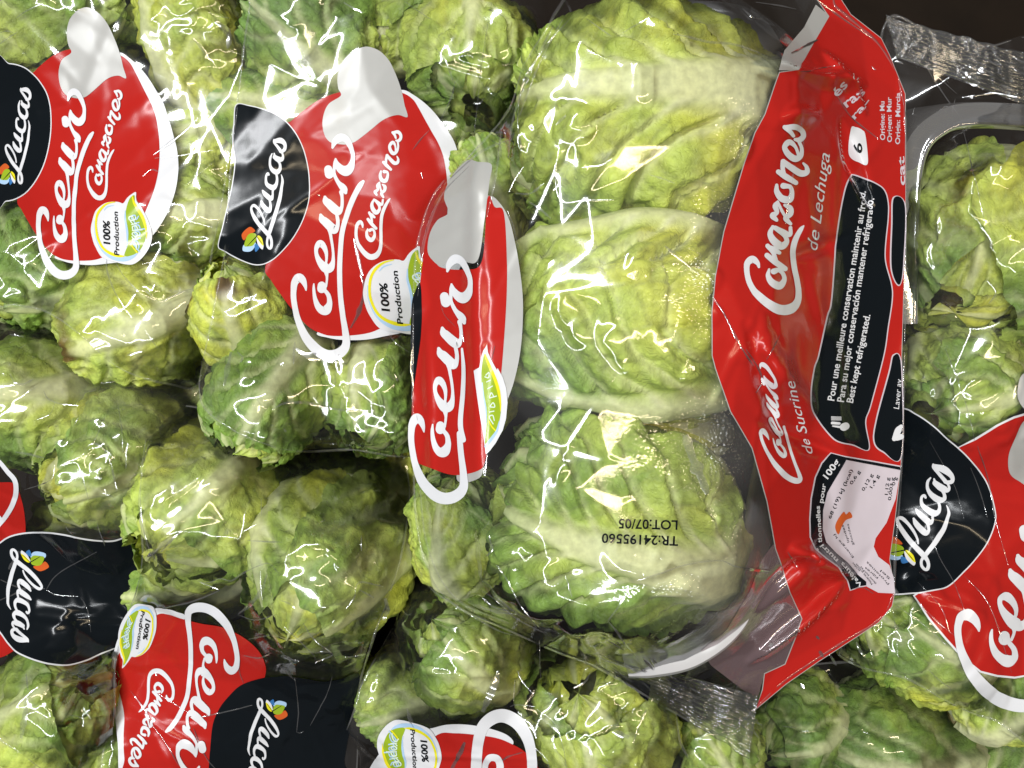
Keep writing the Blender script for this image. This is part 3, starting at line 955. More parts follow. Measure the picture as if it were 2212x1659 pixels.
    def finish(self):
        # the rolled edge of the film
        n = len(self.uv)
        for k in range(0, n, 60):
            idx = [(k + j) % n for j in range(0, 64, 8)]
            pts = self.uv[idx] * NAT
            pts = pts + (self.uv.mean(0) * NAT - pts) * 0.006
            self.crease(pts, 9, (0, 0, 1.0), 0.07, 0.3)
        if self.facets:
            V, F, base = [], [], 0
            for P, tri in self.facets:
                V.append(P); F.append(tri + base); base += len(P)
            make_mesh('film_fold_glint', np.vstack(V), np.vstack(F), M_CREASE, self.root, {'haze': np.zeros(base), 'fog': np.zeros(base)})['kind'] = 'stuff'  # strips tilted towards the lamps to make the glints
        V, F, A, B, base = [], [], [], [], 0
        for P, tri, hz, fg in self.film_parts:
            V.append(P); F.append(tri + base); A.append(hz); B.append(fg)
            base += len(P)
        make_mesh('film', np.vstack(V), np.vstack(F), M_FILM, self.root, {'haze': np.concatenate(A), 'fog': np.concatenate(B)})


NAT = 4032 / 2212.0


def Z(x0, y0, s):
    """points read in an enlarged region -> native picture pixels"""
    def f(*pts):
        r = []
        for p in pts:
            q = [x0 + p[0] * s, y0 + p[1] * s]
            if len(p) > 2:
                q.append(p[2] * s)
            r.append(tuple(q))
        return r
    return f


S1 = 1100 / 1659.0
zA = Z(0, 0, S1)
r1 = Z(100, 320, 400 / 1659)
r2 = Z(100, 700, 400 / 1659)
r3 = Z(320, 340, 400 / 1659)
r4 = Z(0, 320, 200 / 1659)
r5 = Z(0, 520, 260 / 1659)
r6 = Z(340, 740, 320 / 1659)

# ---- the printed design, read once from the flattest label (native pixels of that label)
D = {}
D['black'] = zA((-30, 387), (60, 380), (140, 400), (195, 440), (240, 490), (280, 560), (300, 650), (303, 760), (290, 870), (260, 980), (215, 1070), (160, 1140), (100, 1180), (40, 1195), (-30, 1192))
D['red'] = zA((150, 470), (200, 430), (250, 382), (320, 328), (400, 296), (500, 285), (620, 290), (720, 330), (770, 370), (800, 420), (835, 490), (870, 560), (900, 620), (925, 690), (940, 770), (948, 860), (948, 950), (938, 1040), (915, 1130), (880, 1220), (840, 1310), (780, 1400), (700, 1480), (620, 1525), (560, 1545), (480, 1550), (400, 1545), (350, 1530), (290, 1490), (220, 1400), (170, 1320), (130, 1250), (105, 1190), (150, 1050), (200, 800))
D['rim'] = zA((640, 330), (715, 312), (770, 345), (830, 400), (880, 460), (930, 540), (970, 610), (1000, 700), (1030, 800), (1050, 880), (1060, 970), (1055, 1060), (1040, 1140), (1010, 1230), (970, 1310), (930, 1370), (890, 1420), (830, 1500), (740, 1550), (620, 1568), (540, 1575), (450, 1568), (380, 1552), (330, 1520), (500, 1450), (700, 1200), (800, 900), (780, 600))
D['emblem'] = zA((515, 45), (560, 60), (600, 90), (640, 140), (670, 200), (695, 260), (712, 310), (722, 345), (735, 400), (752, 465), (710, 450), (670, 455), (630, 475), (590, 510), (550, 545), (510, 575), (470, 585), (420, 575), (390, 560), (365, 520), (352, 460), (355, 400), (375, 350), (426, 312), (410, 270), (400, 210), (405, 150), (425, 100), (465, 60))
UP = -1576
coeur = [
    r2((378, 715, 20), (368, 650, 55), (340, 575, 95), (290, 540, 120), (240, 600, 95), (222, 700, 78), (218, 800, 75), (228, 920, 75), (250, 1060, 80), (290, 1200, 95), (340, 1330, 115), (410, 1440, 130), (500, 1540, 140), (600, 1592, 140), (700, 1592, 140), (785, 1550, 130), (832, 1480, 110), (840, 1390, 95), (832, 1250, 80), (818, 1100, 72), (808, 950, 70), (803, 800, 68), (803, 600, 68), (808, 450, 68), (818, 300, 66), (830, 150, 64), (845, 0, 66), (870, -126, 68), (905, -246, 70), (945, -376, 72), (990, -496, 74), (1040, -606, 72), (1085, -686, 68), (1118, -731, 40)),
    r2((478, 640, 18), (475, 700, 35), (478, 780, 45), (490, 860, 60), (520, 950, 85), (570, 1005, 110), (620, 1000, 128), (660, 930, 80), (663, 860, 62), (650, 800, 56), (615, 745, 50)),
    r2((575, 672, 110), (575, 712, 125)),
    r2((628, 690, 30), (640, 620, 30), (645, 560, 35), (640, 500, 60)),
    r2((640, 370, 30), (648, 300, 36), (643, 220, 52), (615, 140, 75), (570, 95, 95), (527, 140, 62), (520, 220, 50), (545, 310, 72), (590, 390, 105), (640, 440, 132), (690, 440, 112), (725, 370, 60), (733, 280, 38), (730, 200, 35), (722, 120, 36), (712, 50, 38), (700, -40, 46), (690, -90, 60)),
    r1((580, 1270, 40), (600, 1330, 95), (640, 1375, 112), (700, 1445, 120), (750, 1495, 118), (790, 1450, 60), (797, 1380, 48), (788, 1310, 46), (775, 1250, 40)),
    r1((630, 1020, 40), (645, 1075, 95), (690, 1130, 112), (760, 1210, 120), (805, 1240, 105), (845, 1190, 50), (853, 1120, 44), (850, 1040, 42), (840, 970, 60)),
    r1((895, 985, 45), (880, 940, 85), (850, 895, 90), (800, 830, 58), (765, 760, 48), (742, 690, 42), (742, 620, 42), (750, 540, 50), (752, 480, 22)),
    r1((665, 625, 110), (680, 700, 120)),
    r1((755, 480, 20), (775, 560, 72), (830, 640, 112), (895, 670, 135), (948, 625, 105), (975, 540, 62), (977, 450, 56), (957, 370, 62), (922, 280, 76), (872, 200, 92), (800, 172, 112), (735, 225, 82), (708, 310, 30))]
coraz = [
    r3((200, 1412, 18), (195, 1370, 36), (168, 1335, 55), (130, 1370, 46), (115, 1450, 40), (115, 1540, 42), (130, 1620, 46), (152, 1673, 55), (208, 1763, 65), (278, 1828, 75), (348, 1823, 75), (398, 1763, 55), (420, 1673, 45), (427, 1553, 42), (427, 1450, 42), (431, 1370, 42), (440, 1280, 42), (462, 1200, 44), (492, 1130, 40), (527, 1068, 32), (548, 1040, 12)),
    r3((262, 1440, 18), (247, 1500, 36), (262, 1565, 52), (305, 1600, 58), (343, 1550, 38), (345, 1490, 32), (322, 1450, 34), (288, 1462, 45)),
    r3((268, 1305, 40), (310, 1370, 46), (365, 1440, 40)), r3((318, 1350, 30), (310, 1280, 32), (285, 1215, 36)), r3((285, 1222, 30), (320, 1255, 46), (350, 1285, 30)),
    r3((345, 1030, 22), (318, 1100, 42), (332, 1170, 56), (372, 1222, 58), (412, 1185, 40), (410, 1130, 34), (372, 1065, 34)), r3((358, 1045, 36), (405, 1095, 50), (445, 1115, 34), (458, 1050, 28)),
    r3((378, 968, 28), (360, 925, 46), (392, 895, 32), (390, 835, 42), (412, 795, 22)), r3((412, 800, 20), (430, 900, 24), (464, 1010, 22)), r3((464, 1012, 26), (440, 955, 40), (478, 915, 40), (482, 862, 44), (452, 830, 22)),
    r3((428, 635, 24), (420, 700, 42), (443, 765, 52), (490, 778, 52), (515, 720, 36), (512, 660, 32), (470, 645, 46)),
    r3((458, 508, 38), (500, 560, 46), (555, 622, 36)), r3((492, 560, 30), (490, 480, 34), (503, 412, 40)), r3((503, 415, 40), (550, 480, 48), (600, 535, 50), (640, 528, 42), (646, 480, 30), (630, 440, 16)),
    r3((612, 375, 24), (602, 280, 26), (570, 230, 46), (532, 275, 38), (545, 345, 46), (582, 392, 50), (622, 370, 38), (640, 300, 28), (632, 220, 26)),
    r3((562, 82, 34), (590, 122, 34), (606, 168, 26)), r3((572, 84, 36), (630, 82, 46), (665, 125, 42), (668, 180, 40), (640, 212, 42), (612, 205, 26))]
lucas = [
    r4((712, 225, 40), (720, 310, 55), (800, 420, 72), (880, 540, 80), (915, 605, 88)), r4((735, 268, 100), (880, 268, 150), (978, 350, 112), (1016, 450, 82), (1000, 555, 88), (930, 615, 78)),
    r4((690, 640, 30), (655, 760, 58), (650, 900, 62), (672, 1020, 78), (735, 1130, 115), (835, 1195, 145), (908, 1130, 100), (918, 1020, 72), (890, 920, 62), (830, 830, 70), (770, 740, 70), (745, 640, 36)), r4((765, 745, 110), (860, 820, 145), (945, 825, 115), (975, 760, 62), (962, 680, 50), (935, 620, 50)),
    r4((636, 1255, 52), (615, 1210, 62), (577, 1280, 58), (572, 1400, 62), (600, 1520, 92), (680, 1600, 122), (770, 1640, 145), (838, 1560, 92), (858, 1440, 66), (850, 1340, 60), (832, 1260, 56)),
    r5((388, 30, 36), (430, 100, 85), (490, 170, 102), (555, 225, 98), (586, 150, 45), (585, 80, 40), (590, 0, 55)), r5((368, 262, 34), (398, 350, 82), (450, 430, 98), (515, 490, 100), (550, 420, 52), (546, 340, 45), (532, 265, 45)),
    r5((438, 780, 28), (425, 680, 34), (380, 550, 44), (310, 425, 50), (232, 345, 62), (182, 385, 45), (192, 480, 56), (250, 620, 76), (340, 780, 82), (430, 900, 86), (500, 990, 90), (558, 1080, 62), (580, 1180, 55), (570, 1282, 60), (540, 1312, 50), (502, 1260, 48), (492, 1160, 45), (510, 1060, 52), (542, 960, 72), (572, 850, 76), (622, 680, 80), (672, 480, 80), (720, 280, 75), (745, 100, 66), (755, 0, 56)) + [(120.5, 500, 8), (118.5, 485, 5), (115.5, 475, 2)]]
logo = [('orange', M_ORANGE, r5((10, 950), (80, 860), (160, 810), (220, 840), (262, 910), (190, 960), (120, 1010), (60, 1090), (20, 1040))),
        ('pale_blue', M_SKY, r5((45, 1190), (130, 1200), (220, 1195), (280, 1160), (248, 1270), (190, 1330), (110, 1338), (25, 1300))),
        ('blue', M_BLUE, r5((262, 1195), (312, 1195), (346, 1270), (280, 1358), (258, 1280))),
        ('green', M_GREEN, r5((58, 1212), (80, 1100), (130, 990), (200, 950), (272, 970), (287, 1060), (270, 1150), (220, 1222), (130, 1228))),
        ('white', M_WHITE, r5((290, 1050), (340, 1120), (385, 1190), (425, 1225), (405, 1322), (350, 1270), (308, 1180))),
        ('yellow', M_YELLOW, r5((297, 1040), (332, 1013), (390, 1078), (416, 1180), (420, 1242), (385, 1215), (338, 1140)))]
logo_vein = [r5((118, 1218, 8), (200, 1130, 16), (282, 1040, 20)), r5((300, 1035, 8), (350, 1120, 12), (400, 1200, 8))]
badge_white = r6((610, 293), (700, 305), (772, 325), (850, 220), (930, 150), (1027, 98), (1030, 200), (1050, 290), (1130, 390), (1215, 550), (1300, 750), (1345, 950), (1335, 1100), (1280, 1250), (1180, 1400), (1080, 1500), (960, 1570), (820, 1570), (640, 1530), (450, 1480), (310, 1400), (210, 1230), (150, 1080), (110, 850), (140, 660), (210, 480), (330, 360), (460, 305))
badge_green = r6((830, 480), (865, 330), (920, 210), (1000, 165), (1010, 300), (1050, 410), (1140, 560), (1200, 700), (1230, 850), (1222, 1000), (1180, 1150), (1100, 1290), (1000, 1385), (900, 1415), (795, 1400), (800, 1330), (850, 1200), (870, 1050), (870, 900), (840, 720), (825, 600))
badge_yellow = [r6((610, 302, 14), (450, 335, 34), (330, 425, 46), (250, 560, 46), (215, 740, 46), (220, 900, 46), (262, 1060, 46), (330, 1200, 46), (430, 1300, 52), (560, 1368, 62), (700, 1405, 52), (800, 1405, 14)), r6((960, 200, 26), (1000, 330, 46), (1085, 470, 60), (1168, 620, 60), (1220, 780, 50), (1240, 920, 30), (1236, 1040, 8))]
badge_blue = [r6((188, 700, 14), (193, 900, 24), (238, 1080, 30), (308, 1230, 40), (418, 1350, 56), (560, 1430, 84), (720, 1465, 92), (860, 1455, 84), (980, 1405, 54), (1060, 1340, 14)), r6((820, 480, 16), (810, 650, 36), (838, 800, 42), (855, 950, 42), (850, 1100, 26), (832, 1220, 8)), r6((380, 470, 14), (450, 400, 26), (580, 370, 10))]
propre = [r6((1050, 1335, 28), (990, 1260, 28), (920, 1160, 26)), r6((925, 1160, 24), (965, 1105, 26), (1010, 1130, 26), (1040, 1215, 26), (1035, 1270, 22)), r6((958, 1070, 22), (1070, 1050, 26)), r6((990, 1062, 20), (955, 1015, 26)),
          r6((1000, 1000, 24), (960, 960, 26), (1000, 920, 26), (1060, 945, 26), (1055, 990, 24), (1005, 1000, 24)), r6((965, 890, 24), (1160, 870, 26)), r6((975, 880, 24), (970, 800, 26), (1040, 790, 28), (1070, 850, 26)),
          r6((950, 760, 22), (1050, 735, 26)), r6((975, 745, 20), (930, 690, 26)), r6((985, 660, 22), (970, 590, 24), (900, 600, 26), (910, 660, 26), (1000, 670, 26), (1040, 610, 22))]
badge_text = (('100%', r6((500, 1170))[0], r6((490, 672))[0], 128 * 320 / 1659, 0.15, 0.03), ('Production', r6((686, 1395))[0], r6((664, 492))[0], 96 * 320 / 1659, 0.15, 0.02))


class Map:
    """least-squares quadratic/affine map from the design to where a bag shows it"""
    def __init__(self, src, dst, quad=False):
        s, d = np.asarray(src, float), np.asarray(dst, float)
        self.c = s.mean(0)
        self.quad = quad
        self.k, *_ = np.linalg.lstsq(self.basis(s), d, rcond=None)
        a = self.k[1:3] if not quad else self.k[1:3]
        self.s = math.sqrt(abs(np.linalg.det(a / 200)))

    def basis(self, p):
        q = (p - self.c) / 200
        cols = [np.ones(len(q)), q[:, 0], q[:, 1]]
        if self.quad:
            cols += [q[:, 0] * q[:, 1], q[:, 1] ** 2]
        return np.stack(cols, -1)

    def __call__(self, pts):
        p = np.asarray(pts, float)
        r = self.basis(p[:, :2]) @ self.k
        if p.shape[1] > 2:
            r = np.c_[r, p[:, 2] * self.s]
        return r


def print_logo(b, m, layer):
    for nm, mt, pl in logo:
        b.patch('logo_leaf', m(pl), mt, layer, pitch=6)
        layer += 0.3
    b.strokes('logo_leaf_vein', [m(s) for s in logo_vein], M_BLACK, layer)


def print_badge(b, m, layer, words=True):
    b.patch('round_badge', m(badge_white), M_WHITE, layer)
    b.patch('badge_leaf', m(badge_green), M_GREEN, layer + .8)
    b.strokes('badge_blue_line', [m(s) for s in badge_blue], M_SKY, layer + 1.2)
    b.strokes('badge_yellow_line', [m(s) for s in badge_yellow], M_YELLOW, layer + 1.7)
    sh = [[(p[0] + 9, p[1] - 4, p[2]) for p in s] for s in propre]
    b.strokes('badge_word_shadow', [m(s) for s in sh], M_SKY, layer + 2.2)
    b.strokes('badge_word', [m(s) for s in propre[:2]], M_YELLOW, layer + 2.8)
    b.strokes('badge_word', [m(s) for s in propre[1:]], M_PALE, layer + 3.3)
    if words:
        for tx, p0, p1, hh, sh_, bo in badge_text:
            b.text('badge_lettering', tx, m([p0])[0], m([p1])[0], M_BLACK, layer + 2.5, hh * m.s, sh_, bo)


def print_front(b, m, skip=()):
    if 'rim' not in skip:
        b.patch('white_rim', m(D['rim']), M_WHITE, 2)
    if 'red' not in skip:
        b.patch('red_print', m(D['red']), M_RED, 3)
    if 'black' not in skip:
        b.patch('black_print_edge', m(grow(D['black'], 4)), M_WHITE, 4)
        b.patch('black_print', m(D['black']), M_BLACK, 5)
    if 'emblem' not in skip:
        b.patch('silver_emblem', m(D['emblem']), M_SILVER, 4.5)
    if 'coeur' not in skip:
        b.strokes('large_lettering', [m(s) for s in coeur], M_WHITE, 6.5)
    if 'coraz' not in skip:
        b.strokes('small_lettering', [m(s) for s in coraz], M_WHITE, 6)
    if 'lucas' not in skip:
        b.strokes('brand_lettering', [m(s) for s in lucas], M_WHITE, 6.5)
        print_logo(b, m, 7)
    if 'badge' not in skip:
        print_badge(b, m, 7)


def grow(pl, d):
    p = np.asarray(pl, float)
    nx = np.roll(p, -1, 0) - np.roll(p, 1, 0)
    n = np.stack([nx[:, 1], -nx[:, 0]], -1)
    n /= np.linalg.norm(n, axis=1)[:, None]
    ar = 0.5 * np.sum(p[:, 0] * np.roll(p[:, 1], -1) - np.roll(p[:, 0], -1) * p[:, 1])
    return p + n * d * (1 if ar > 0 else -1)


# landmarks on the design
LM = dict(tail=(254, 1098), hook=(170, 814.5), rtop=(290.5, 347.7), uend=(372.5, 523.7), ls=(108.5, 342), ll=(85.4, 730), ltl=(25.9, 571.7), cs=(474, 355.7), cb=(399, 790), st=(341.5, 30), pb=(473, 1010), dr=(628.6, 597), etop=(235, 710.8), u1=(239.8, 619), hend=(190.4, 874.8), ot=(1.6, 668.9))


def mp(quad=False, **kw):
    return Map([LM[k] for k in kw], list(kw.values()), quad)


zB = Z(850, 0, S1)
z5 = Z(0, 950, S1)
z6 = Z(850, 950, S1)
z7 = Z(1900, 950, S1)
z8 = Z(2932, 950, S1)
zE = Z(0, 1924, S1)
zG = Z(850, 1924, S1)
zC = Z(1900, 1924, S1)
zD = Z(2932, 1924, S1)
z3 = Z(1900, 0, S1)
z4 = Z(2932, 0, S1)
T1, TB, T5, T6, T7, T8, TE, TG, TC, TD, T3, T4 = [(x, y, S1) for x, y in ((0, 0), (850, 0), (0, 950), (850, 950), (1900, 950), (2932, 950), (0, 1924), (850, 1924), (1900, 1924), (2932, 1924), (1900, 0), (2932, 0))]

# ------------------------------------------------------------------ bag A (top left)
A = Bag('A', 'top left bag with red and black label, silver emblem and round badge', [(-80, -80, .09), (300, -80, .10), (545, -60, .10), (540, 0, .112), (527, 120, .12), (513, 230, .122), (497, 330, .12), (482, 430, .11), (457, 560, .10), (437, 700, .09), (430, 830, .078), (370, 832, .08), (300, 815, .088), (240, 785, .09), (180, 730, .09), (110, 680, .088), (40, 660, .085), (-80, 640, .08), (-80, 300, .09)], seed=3, folds=40, amp=0.8)
mA = Map([(0, 0), (100, 0), (0, 100)], [(0, 0), (100, 0), (0, 100)])
print_front(A, mA)
A.text('date_lettering', '660', (826, 1208), (795, 1206), M_BLACK, 3, 24, 0, 0.03)
A.text('date_lettering', '5', (826, 1172), (817, 1171), M_BLACK, 3, 24, 0, 0.03)
for pts, wd in (([(915, 920), (1040, 830), (1110, 770), (1180, 700)], 16), ([(920, 942), (1050, 930), (1160, 910), (1265, 893)], 9), ([(850, 1050), (900, 1010), (945, 1022)], 10), ([(1100, 1110), (1180, 1040), (1260, 970)], 5), ([(1240, 75), (1300, 100), (1360, 110)], 9), ([(1150, 225), (1200, 290), (1250, 350), (1280, 395)], 24), ([(1280, 130), (1340, 180), (1360, 230), (1350, 290)], 46), ([(1350, 300), (1440, 330)], 9), ([(0, 265), (60, 220), (110, 190)], 10), ([(0, 195), (50, 185), (100, 200)], 7), ([(755, 1210), (800, 1205), (865, 1222)], 26), ([(100, 110), (170, 60), (260, 20)], 8)):
    A.crease(pts, wd, T1)
for pts, wd in (([(635, 110), (640, 180), (680, 290), (730, 380), (785, 450)], 13), ([(690, 130), (730, 200), (790, 270), (830, 310), (900, 340), (950, 360)], 13), ([(950, 360), (1010, 335), (1070, 315)], 9), ([(740, 70), (790, 140)], 8), ([(950, 372), (1090, 300), (1175, 280)], 10), ([(860, 520), (890, 570), (935, 630)], 9), ([(760, 672), (800, 660), (845, 650)], 28), ([(845, 140), (980, 110), (1120, 85)], 5), ([(820, 290), (870, 300), (915, 335)], 14)):
    A.crease(pts, wd, T5)
A.finish()

# ------------------------------------------------------------------ bag B (middle)
B = Bag('B', 'middle bag with a large red label, black panel and silver emblem', [(545, -80, .10), (800, -80, .10), (1010, -80, .10), (1200, -20, .10), (1235, 60, .10), (1170, 160, .10), (1100, 320, .10), (1040, 500, .09), (1030, 700, .085), (1000, 900, .08), (900, 985, .08), (760, 974, .09), (640, 977, .09), (560, 957, .09), (500, 930, .09), (442, 885, .088), (430, 830, .09), (455, 700, .105), (470, 620, .112), (486, 540, .124), (492, 430, .128), (500, 330, .132), (512, 230, .132), (524, 120, .130), (540, 0, .12)], seed=6, folds=40, amp=0.65)
mB = mp(True, tail=(1307.5, 1407.5), hook=(1161.6, 1076), rtop=(1360.5, 547), uend=(1453, 749), ls=(1099, 528), ll=(1062.4, 975.7), ltl=(981, 790), cs=(1582.6, 553.6), cb=(1493, 1057.5), st=(1433.4, 173.7), pb=(1586, 1298), dr=(1728, 690))
print_front(B, mB, ('black',))
bl = zB((125, 628), (200, 632), (290, 655), (350, 680), (410, 720), (470, 790), (515, 880), (542, 980), (553, 1080), (550, 1180), (520, 1290), (470, 1390), (410, 1470), (330, 1545), (250, 1572), (150, 1545), (65, 1495), (20, 1460), (45, 1350), (80, 1200), (105, 1080), (118, 960), (105, 850), (112, 740))
B.patch('black_print_edge', grow(bl, 4), M_WHITE, 4)
B.patch('black_print', bl, M_BLACK, 5)
for pts, wd in (([(330, 1000), (390, 965), (480, 955), (560, 960), (640, 980), (740, 1000), (850, 1005), (935, 1005)], 20), ([(240, 930), (270, 970), (300, 995)], 6), ([(475, 640), (540, 680), (640, 700), (745, 715)], 52), ([(470, 600), (465, 660), (460, 730)], 18), ([(1030, 560), (1070, 610), (1150, 665)], 11), ([(845, 890), (890, 930), (935, 965)], 24), ([(860, 190), (880, 290), (850, 420), (800, 520)], 34), ([(55, 860), (75, 760), (95, 660)], 34), ([(130, 660), (160, 690), (150, 720)], 12), ([(1060, 790), (1075, 830)], 16), ([(160, 1125), (230, 1140)], 8), ([(400, 1110), (415, 1130)], 20), ([(740, 620), (720, 680), (760, 720)], 30)):
    B.crease(pts, wd, T6)
for pts, wd in (([(1310, 290), (1370, 380), (1410, 475)], 14), ([(1420, 480), (1400, 570), (1340, 700)], 12), ([(1520, 395), (1560, 420), (1575, 450)], 20), ([(1530, 610), (1570, 610), (1590, 580)], 14), ([(1120, 10), (1190, 60), (1285, 125)], 7), ([(760, 20), (830, 60), (880, 80)], 14), ([(200, 50), (180, 200), (160, 330)], 7), ([(1170, 890), (1215, 830), (1270, 770)], 9), ([(820, 1420), (850, 1560), (870, 1640)], 26), ([(600, 1155), (620, 1165)], 16), ([(1220, 1020), (1232, 1060)], 9)):
    B.crease(pts, wd, TB)
B.finish()

# ------------------------------------------------------------------ bag C (front)
rs = np.random.default_rng(4)
Cb = Bag('C', 'large front bag on top showing three hearts and a red printed side', [(1300, -80, .13), (1215, 0, .145), (1180, 60, .155), (1130, 140, .162), (1095, 240, .166), (1000, 350, .165), (940, 410, .165), (905, 500, .165), (892, 600, .165), (889, 800, .165), (891, 1000, .16), (900, 1150, .155), (930, 1250, .15), (985, 1312, .145), (1100, 1365, .14), (1200, 1410, .135), (1300, 1450, .13), (1460, 1545, .12), (1560, 1590, .115), (1630, 1535, .115), (1690, 1478, .115), (1760, 1430, .115), (1830, 1385, .115), (1900, 1342, .118), (1930, 1290, .12), (1936, 1200, .122), (1950, 1000, .124), (1957, 700, .125), (1959, 400, .125), (1952, 210, .125), (1905, 100, .12), (1800, 0, .12), (1780, -80, .12)], seed=11, folds=40, amp=0.8, facet=0.019, pitch=4.0,
         facets=[(1035, 400, .192, 12), (1020, 600, .195, 12), (1030, 800, .195, 12), (1030, 980, .19, 12), (1040, 1150, .18, 12), (1700, 420, .182, 14), (1700, 700, .182, 14), (1720, 1000, .174, 14), (1760, 1200, .165, 20), (1790, 180, .160, 20)],
         big=[((1580, 200), (1950, 120), 0.0045, 0.0112), ((1850, 220), (1960, 420), 0.0037, -0.0100), ((1560, 740), (1790, 900), 0.0075, 0.0088), ((1680, 950), (1560, 700), 0.0045, -0.0063), ((1700, 1180), (1930, 1290), 0.0053, 0.0125), ((1640, 1330), (1800, 1180), 0.0045, -0.0088), ((1660, 1500), (1900, 1300), 0.0045, 0.0100), ((1740, 350), (1800, 700), 0.0090, 0.0037), ((1720, 700), (1700, 1050), 0.0090, -0.0032), ((1820, 60), (1940, 200), 0.0045, 0.0088), ((1640, 300), (1780, 240), 0.0037, 0.0063), ((1700, 560), (1900, 480), 0.0045, -0.0050), ((1600, 900), (1880, 1000), 0.0045, -0.0063), ((1850, 700), (1870, 1200), 0.0090, 0.0032), ((1030, 330), (1040, 1100), .005, .004), ((925, 700), (935, 1050), .003, .002)])
zp = Z(2800, 0, 1400 / 1659)
zq = Z(2800, 1400, 1400 / 1659)
panel = [(3272, -30), (3217, 0)] + z4((500, 100), (430, 220), (320, 412), (205, 430), (180, 500), (120, 680), (60, 790), (0, 960)) + [(2850, 911), (2817, 1089), (2804, 1224), (2804, 1400), (2817, 1450), (2876, 1619), (2960, 1763), (3019, 1974), (3053, 2159), (3078, 2227), (3110, 2330), (3160, 2438), (3091, 2615), (3010, 2652), (3002, 2716), (2975, 2790), (3095, 2690), (3222, 2602), (3340, 2526), (3458, 2448), (3510, 2385), (3521, 2328), (3500, 2202), (3522, 2041), (3545, 1822), (3550, 1611), (3548, 1400), (3555, 1139), (3563, 802), (3562, 371), (3500, 219), (3467, 152), (3348, 59), (3290, -30)]
Cb.patch('veiled_film', [(3045, 2140), (3078, 2227), (3110, 2330), (3162, 2440), (3092, 2615), (3010, 2652), (2985, 2740), (2930, 2720), (2800, 2620), (2760, 2560), (2860, 2480), (2950, 2330), (3000, 2200)], M_PINK, 1.2, smooth=False)
Cb.patch('panel_rim', grow(panel, 3), M_SILVER, 2, smooth=False)
Cb.patch('silver_band', z4((420, 30), (505, 98), (432, 222), (322, 414), (200, 416), (235, 300), (350, 165)), M_SILVER, 2.5, smooth=False)
Cb.patch('red_side_print', panel, M_RED, 3.4, smooth=False, pitch=3.6)
dark1 = [(3348, 698), (3372, 692), (3450, 728), (3480, 755), (3492, 800), (3492, 860), (3480, 1013), (3505, 1120), (3508, 1181), (3492, 1290), (3475, 1400), (3424, 1594), (3403, 1662), (3416, 1767), (3357, 1750), (3281, 1725), (3205, 1628), (3192, 1552), (3205, 1451), (3222, 1400), (3255, 1250), (3273, 1181), (3294, 928), (3323, 760)]
dark2 = [(3517, 780), (3560, 814), (3552, 1055), (3536, 1122), (3508, 1055), (3511, 886)]
dark3 = [(3517, 1400), (3545, 1440), (3545, 1792), (3475, 1776), (3441, 1738), (3450, 1653), (3500, 1468)]
zn = Z(3180, 1760, 420 / 1161)
dark4 = zn((250, 75), (400, 110), (1000, 215), (1003, 250), (410, 140), (330, 280), (200, 500), (155, 690), (150, 890), (190, 1040), (300, 1160), (420, 1260), (520, 1370), (630, 1460), (630, 1500), (560, 1510), (460, 1550), (430, 1430), (330, 1300), (200, 1210), (80, 1110), (25, 980), (20, 780), (35, 560), (80, 330), (150, 180))
lilac = zn((410, 140), (1000, 255), (950, 560), (850, 820), (730, 990), (710, 1080), (760, 1190), (880, 1280), (930, 1420), (945, 1590), (760, 1580), (630, 1510), (630, 1460), (520, 1370), (420, 1260), (300, 1160), (190, 1040), (150, 890), (155, 690), (200, 500), (330, 280))
for dk in (dark1, dark3, dark2):
    Cb.patch('panel_box_edge', grow(dk, 5), M_PANEL, 4)
    Cb.patch('panel_box', dk, M_BLACK, 5)
Cb.patch('panel_box_edge', grow(dark4, 5), M_PANEL, 4, smooth=False)
Cb.patch('panel_box', dark4, M_BLACK, 5, smooth=False)
Cb.patch('food_facts', lilac, M_PANEL, 6, smooth=False)
six = zp((648, 600), (670, 595), (700, 608), (716, 635), (727, 762), (690, 755), (655, 735), (643, 700))
Cb.patch('number_box', six, M_WHITE, 5)
Cb.text('number_lettering', '6', zp((702, 712))[0], zp((696, 668))[0], M_BLACK, 7, 32 * .84, 0.2, 0.02)
mc1 = Map([LM['cs'], LM['cb'], (452, 590.7)], [(3128, 490), (3100, 1234), (3159, 890)])
Cb.strokes('panel_lettering', [mc1(np.array(s) * (1, 1, 1.05)) for s in coraz], M_WHITE, 6)
mc2 = Map([LM['tail'], LM['hook'], LM['rtop']], [(3116, 1897), (2994, 1687), (3000, 1421)])
Cb.strokes('panel_lettering', [mc2(np.array(s[:26] if i == 0 else s) * (1, 1, 1.0)) for i, s in enumerate(coeur)], M_WHITE, 6)
Cb.text('panel_lettering', 'de Lechuga', zp((488, 1172))[0], zp((548, 718))[0], M_WHITE, 6, 52 * .84, 0.35)
Cb.text('panel_lettering', 'de Sucrine', zq((470, 458))[0], zq((380, 112))[0], M_WHITE, 6, 44 * .84, 0.35)
for s_, a_, b_ in (('Pour une meilleure conservation maintenir au froid.', zq((568, 212))[0], (3412, 752)), ('Para su mejor conservación mantener refrigerado.', zq((612, 218))[0], (3440, 781)), ('Best kept refrigerated.', zq((655, 222))[0], zp((738, 1470))[0])):
    Cb.text('panel_lettering', s_, a_, b_, M_WHITE, 6.5, 27, 0.0, 0.015)
z9 = Z(3250, 300, 370 / 877)
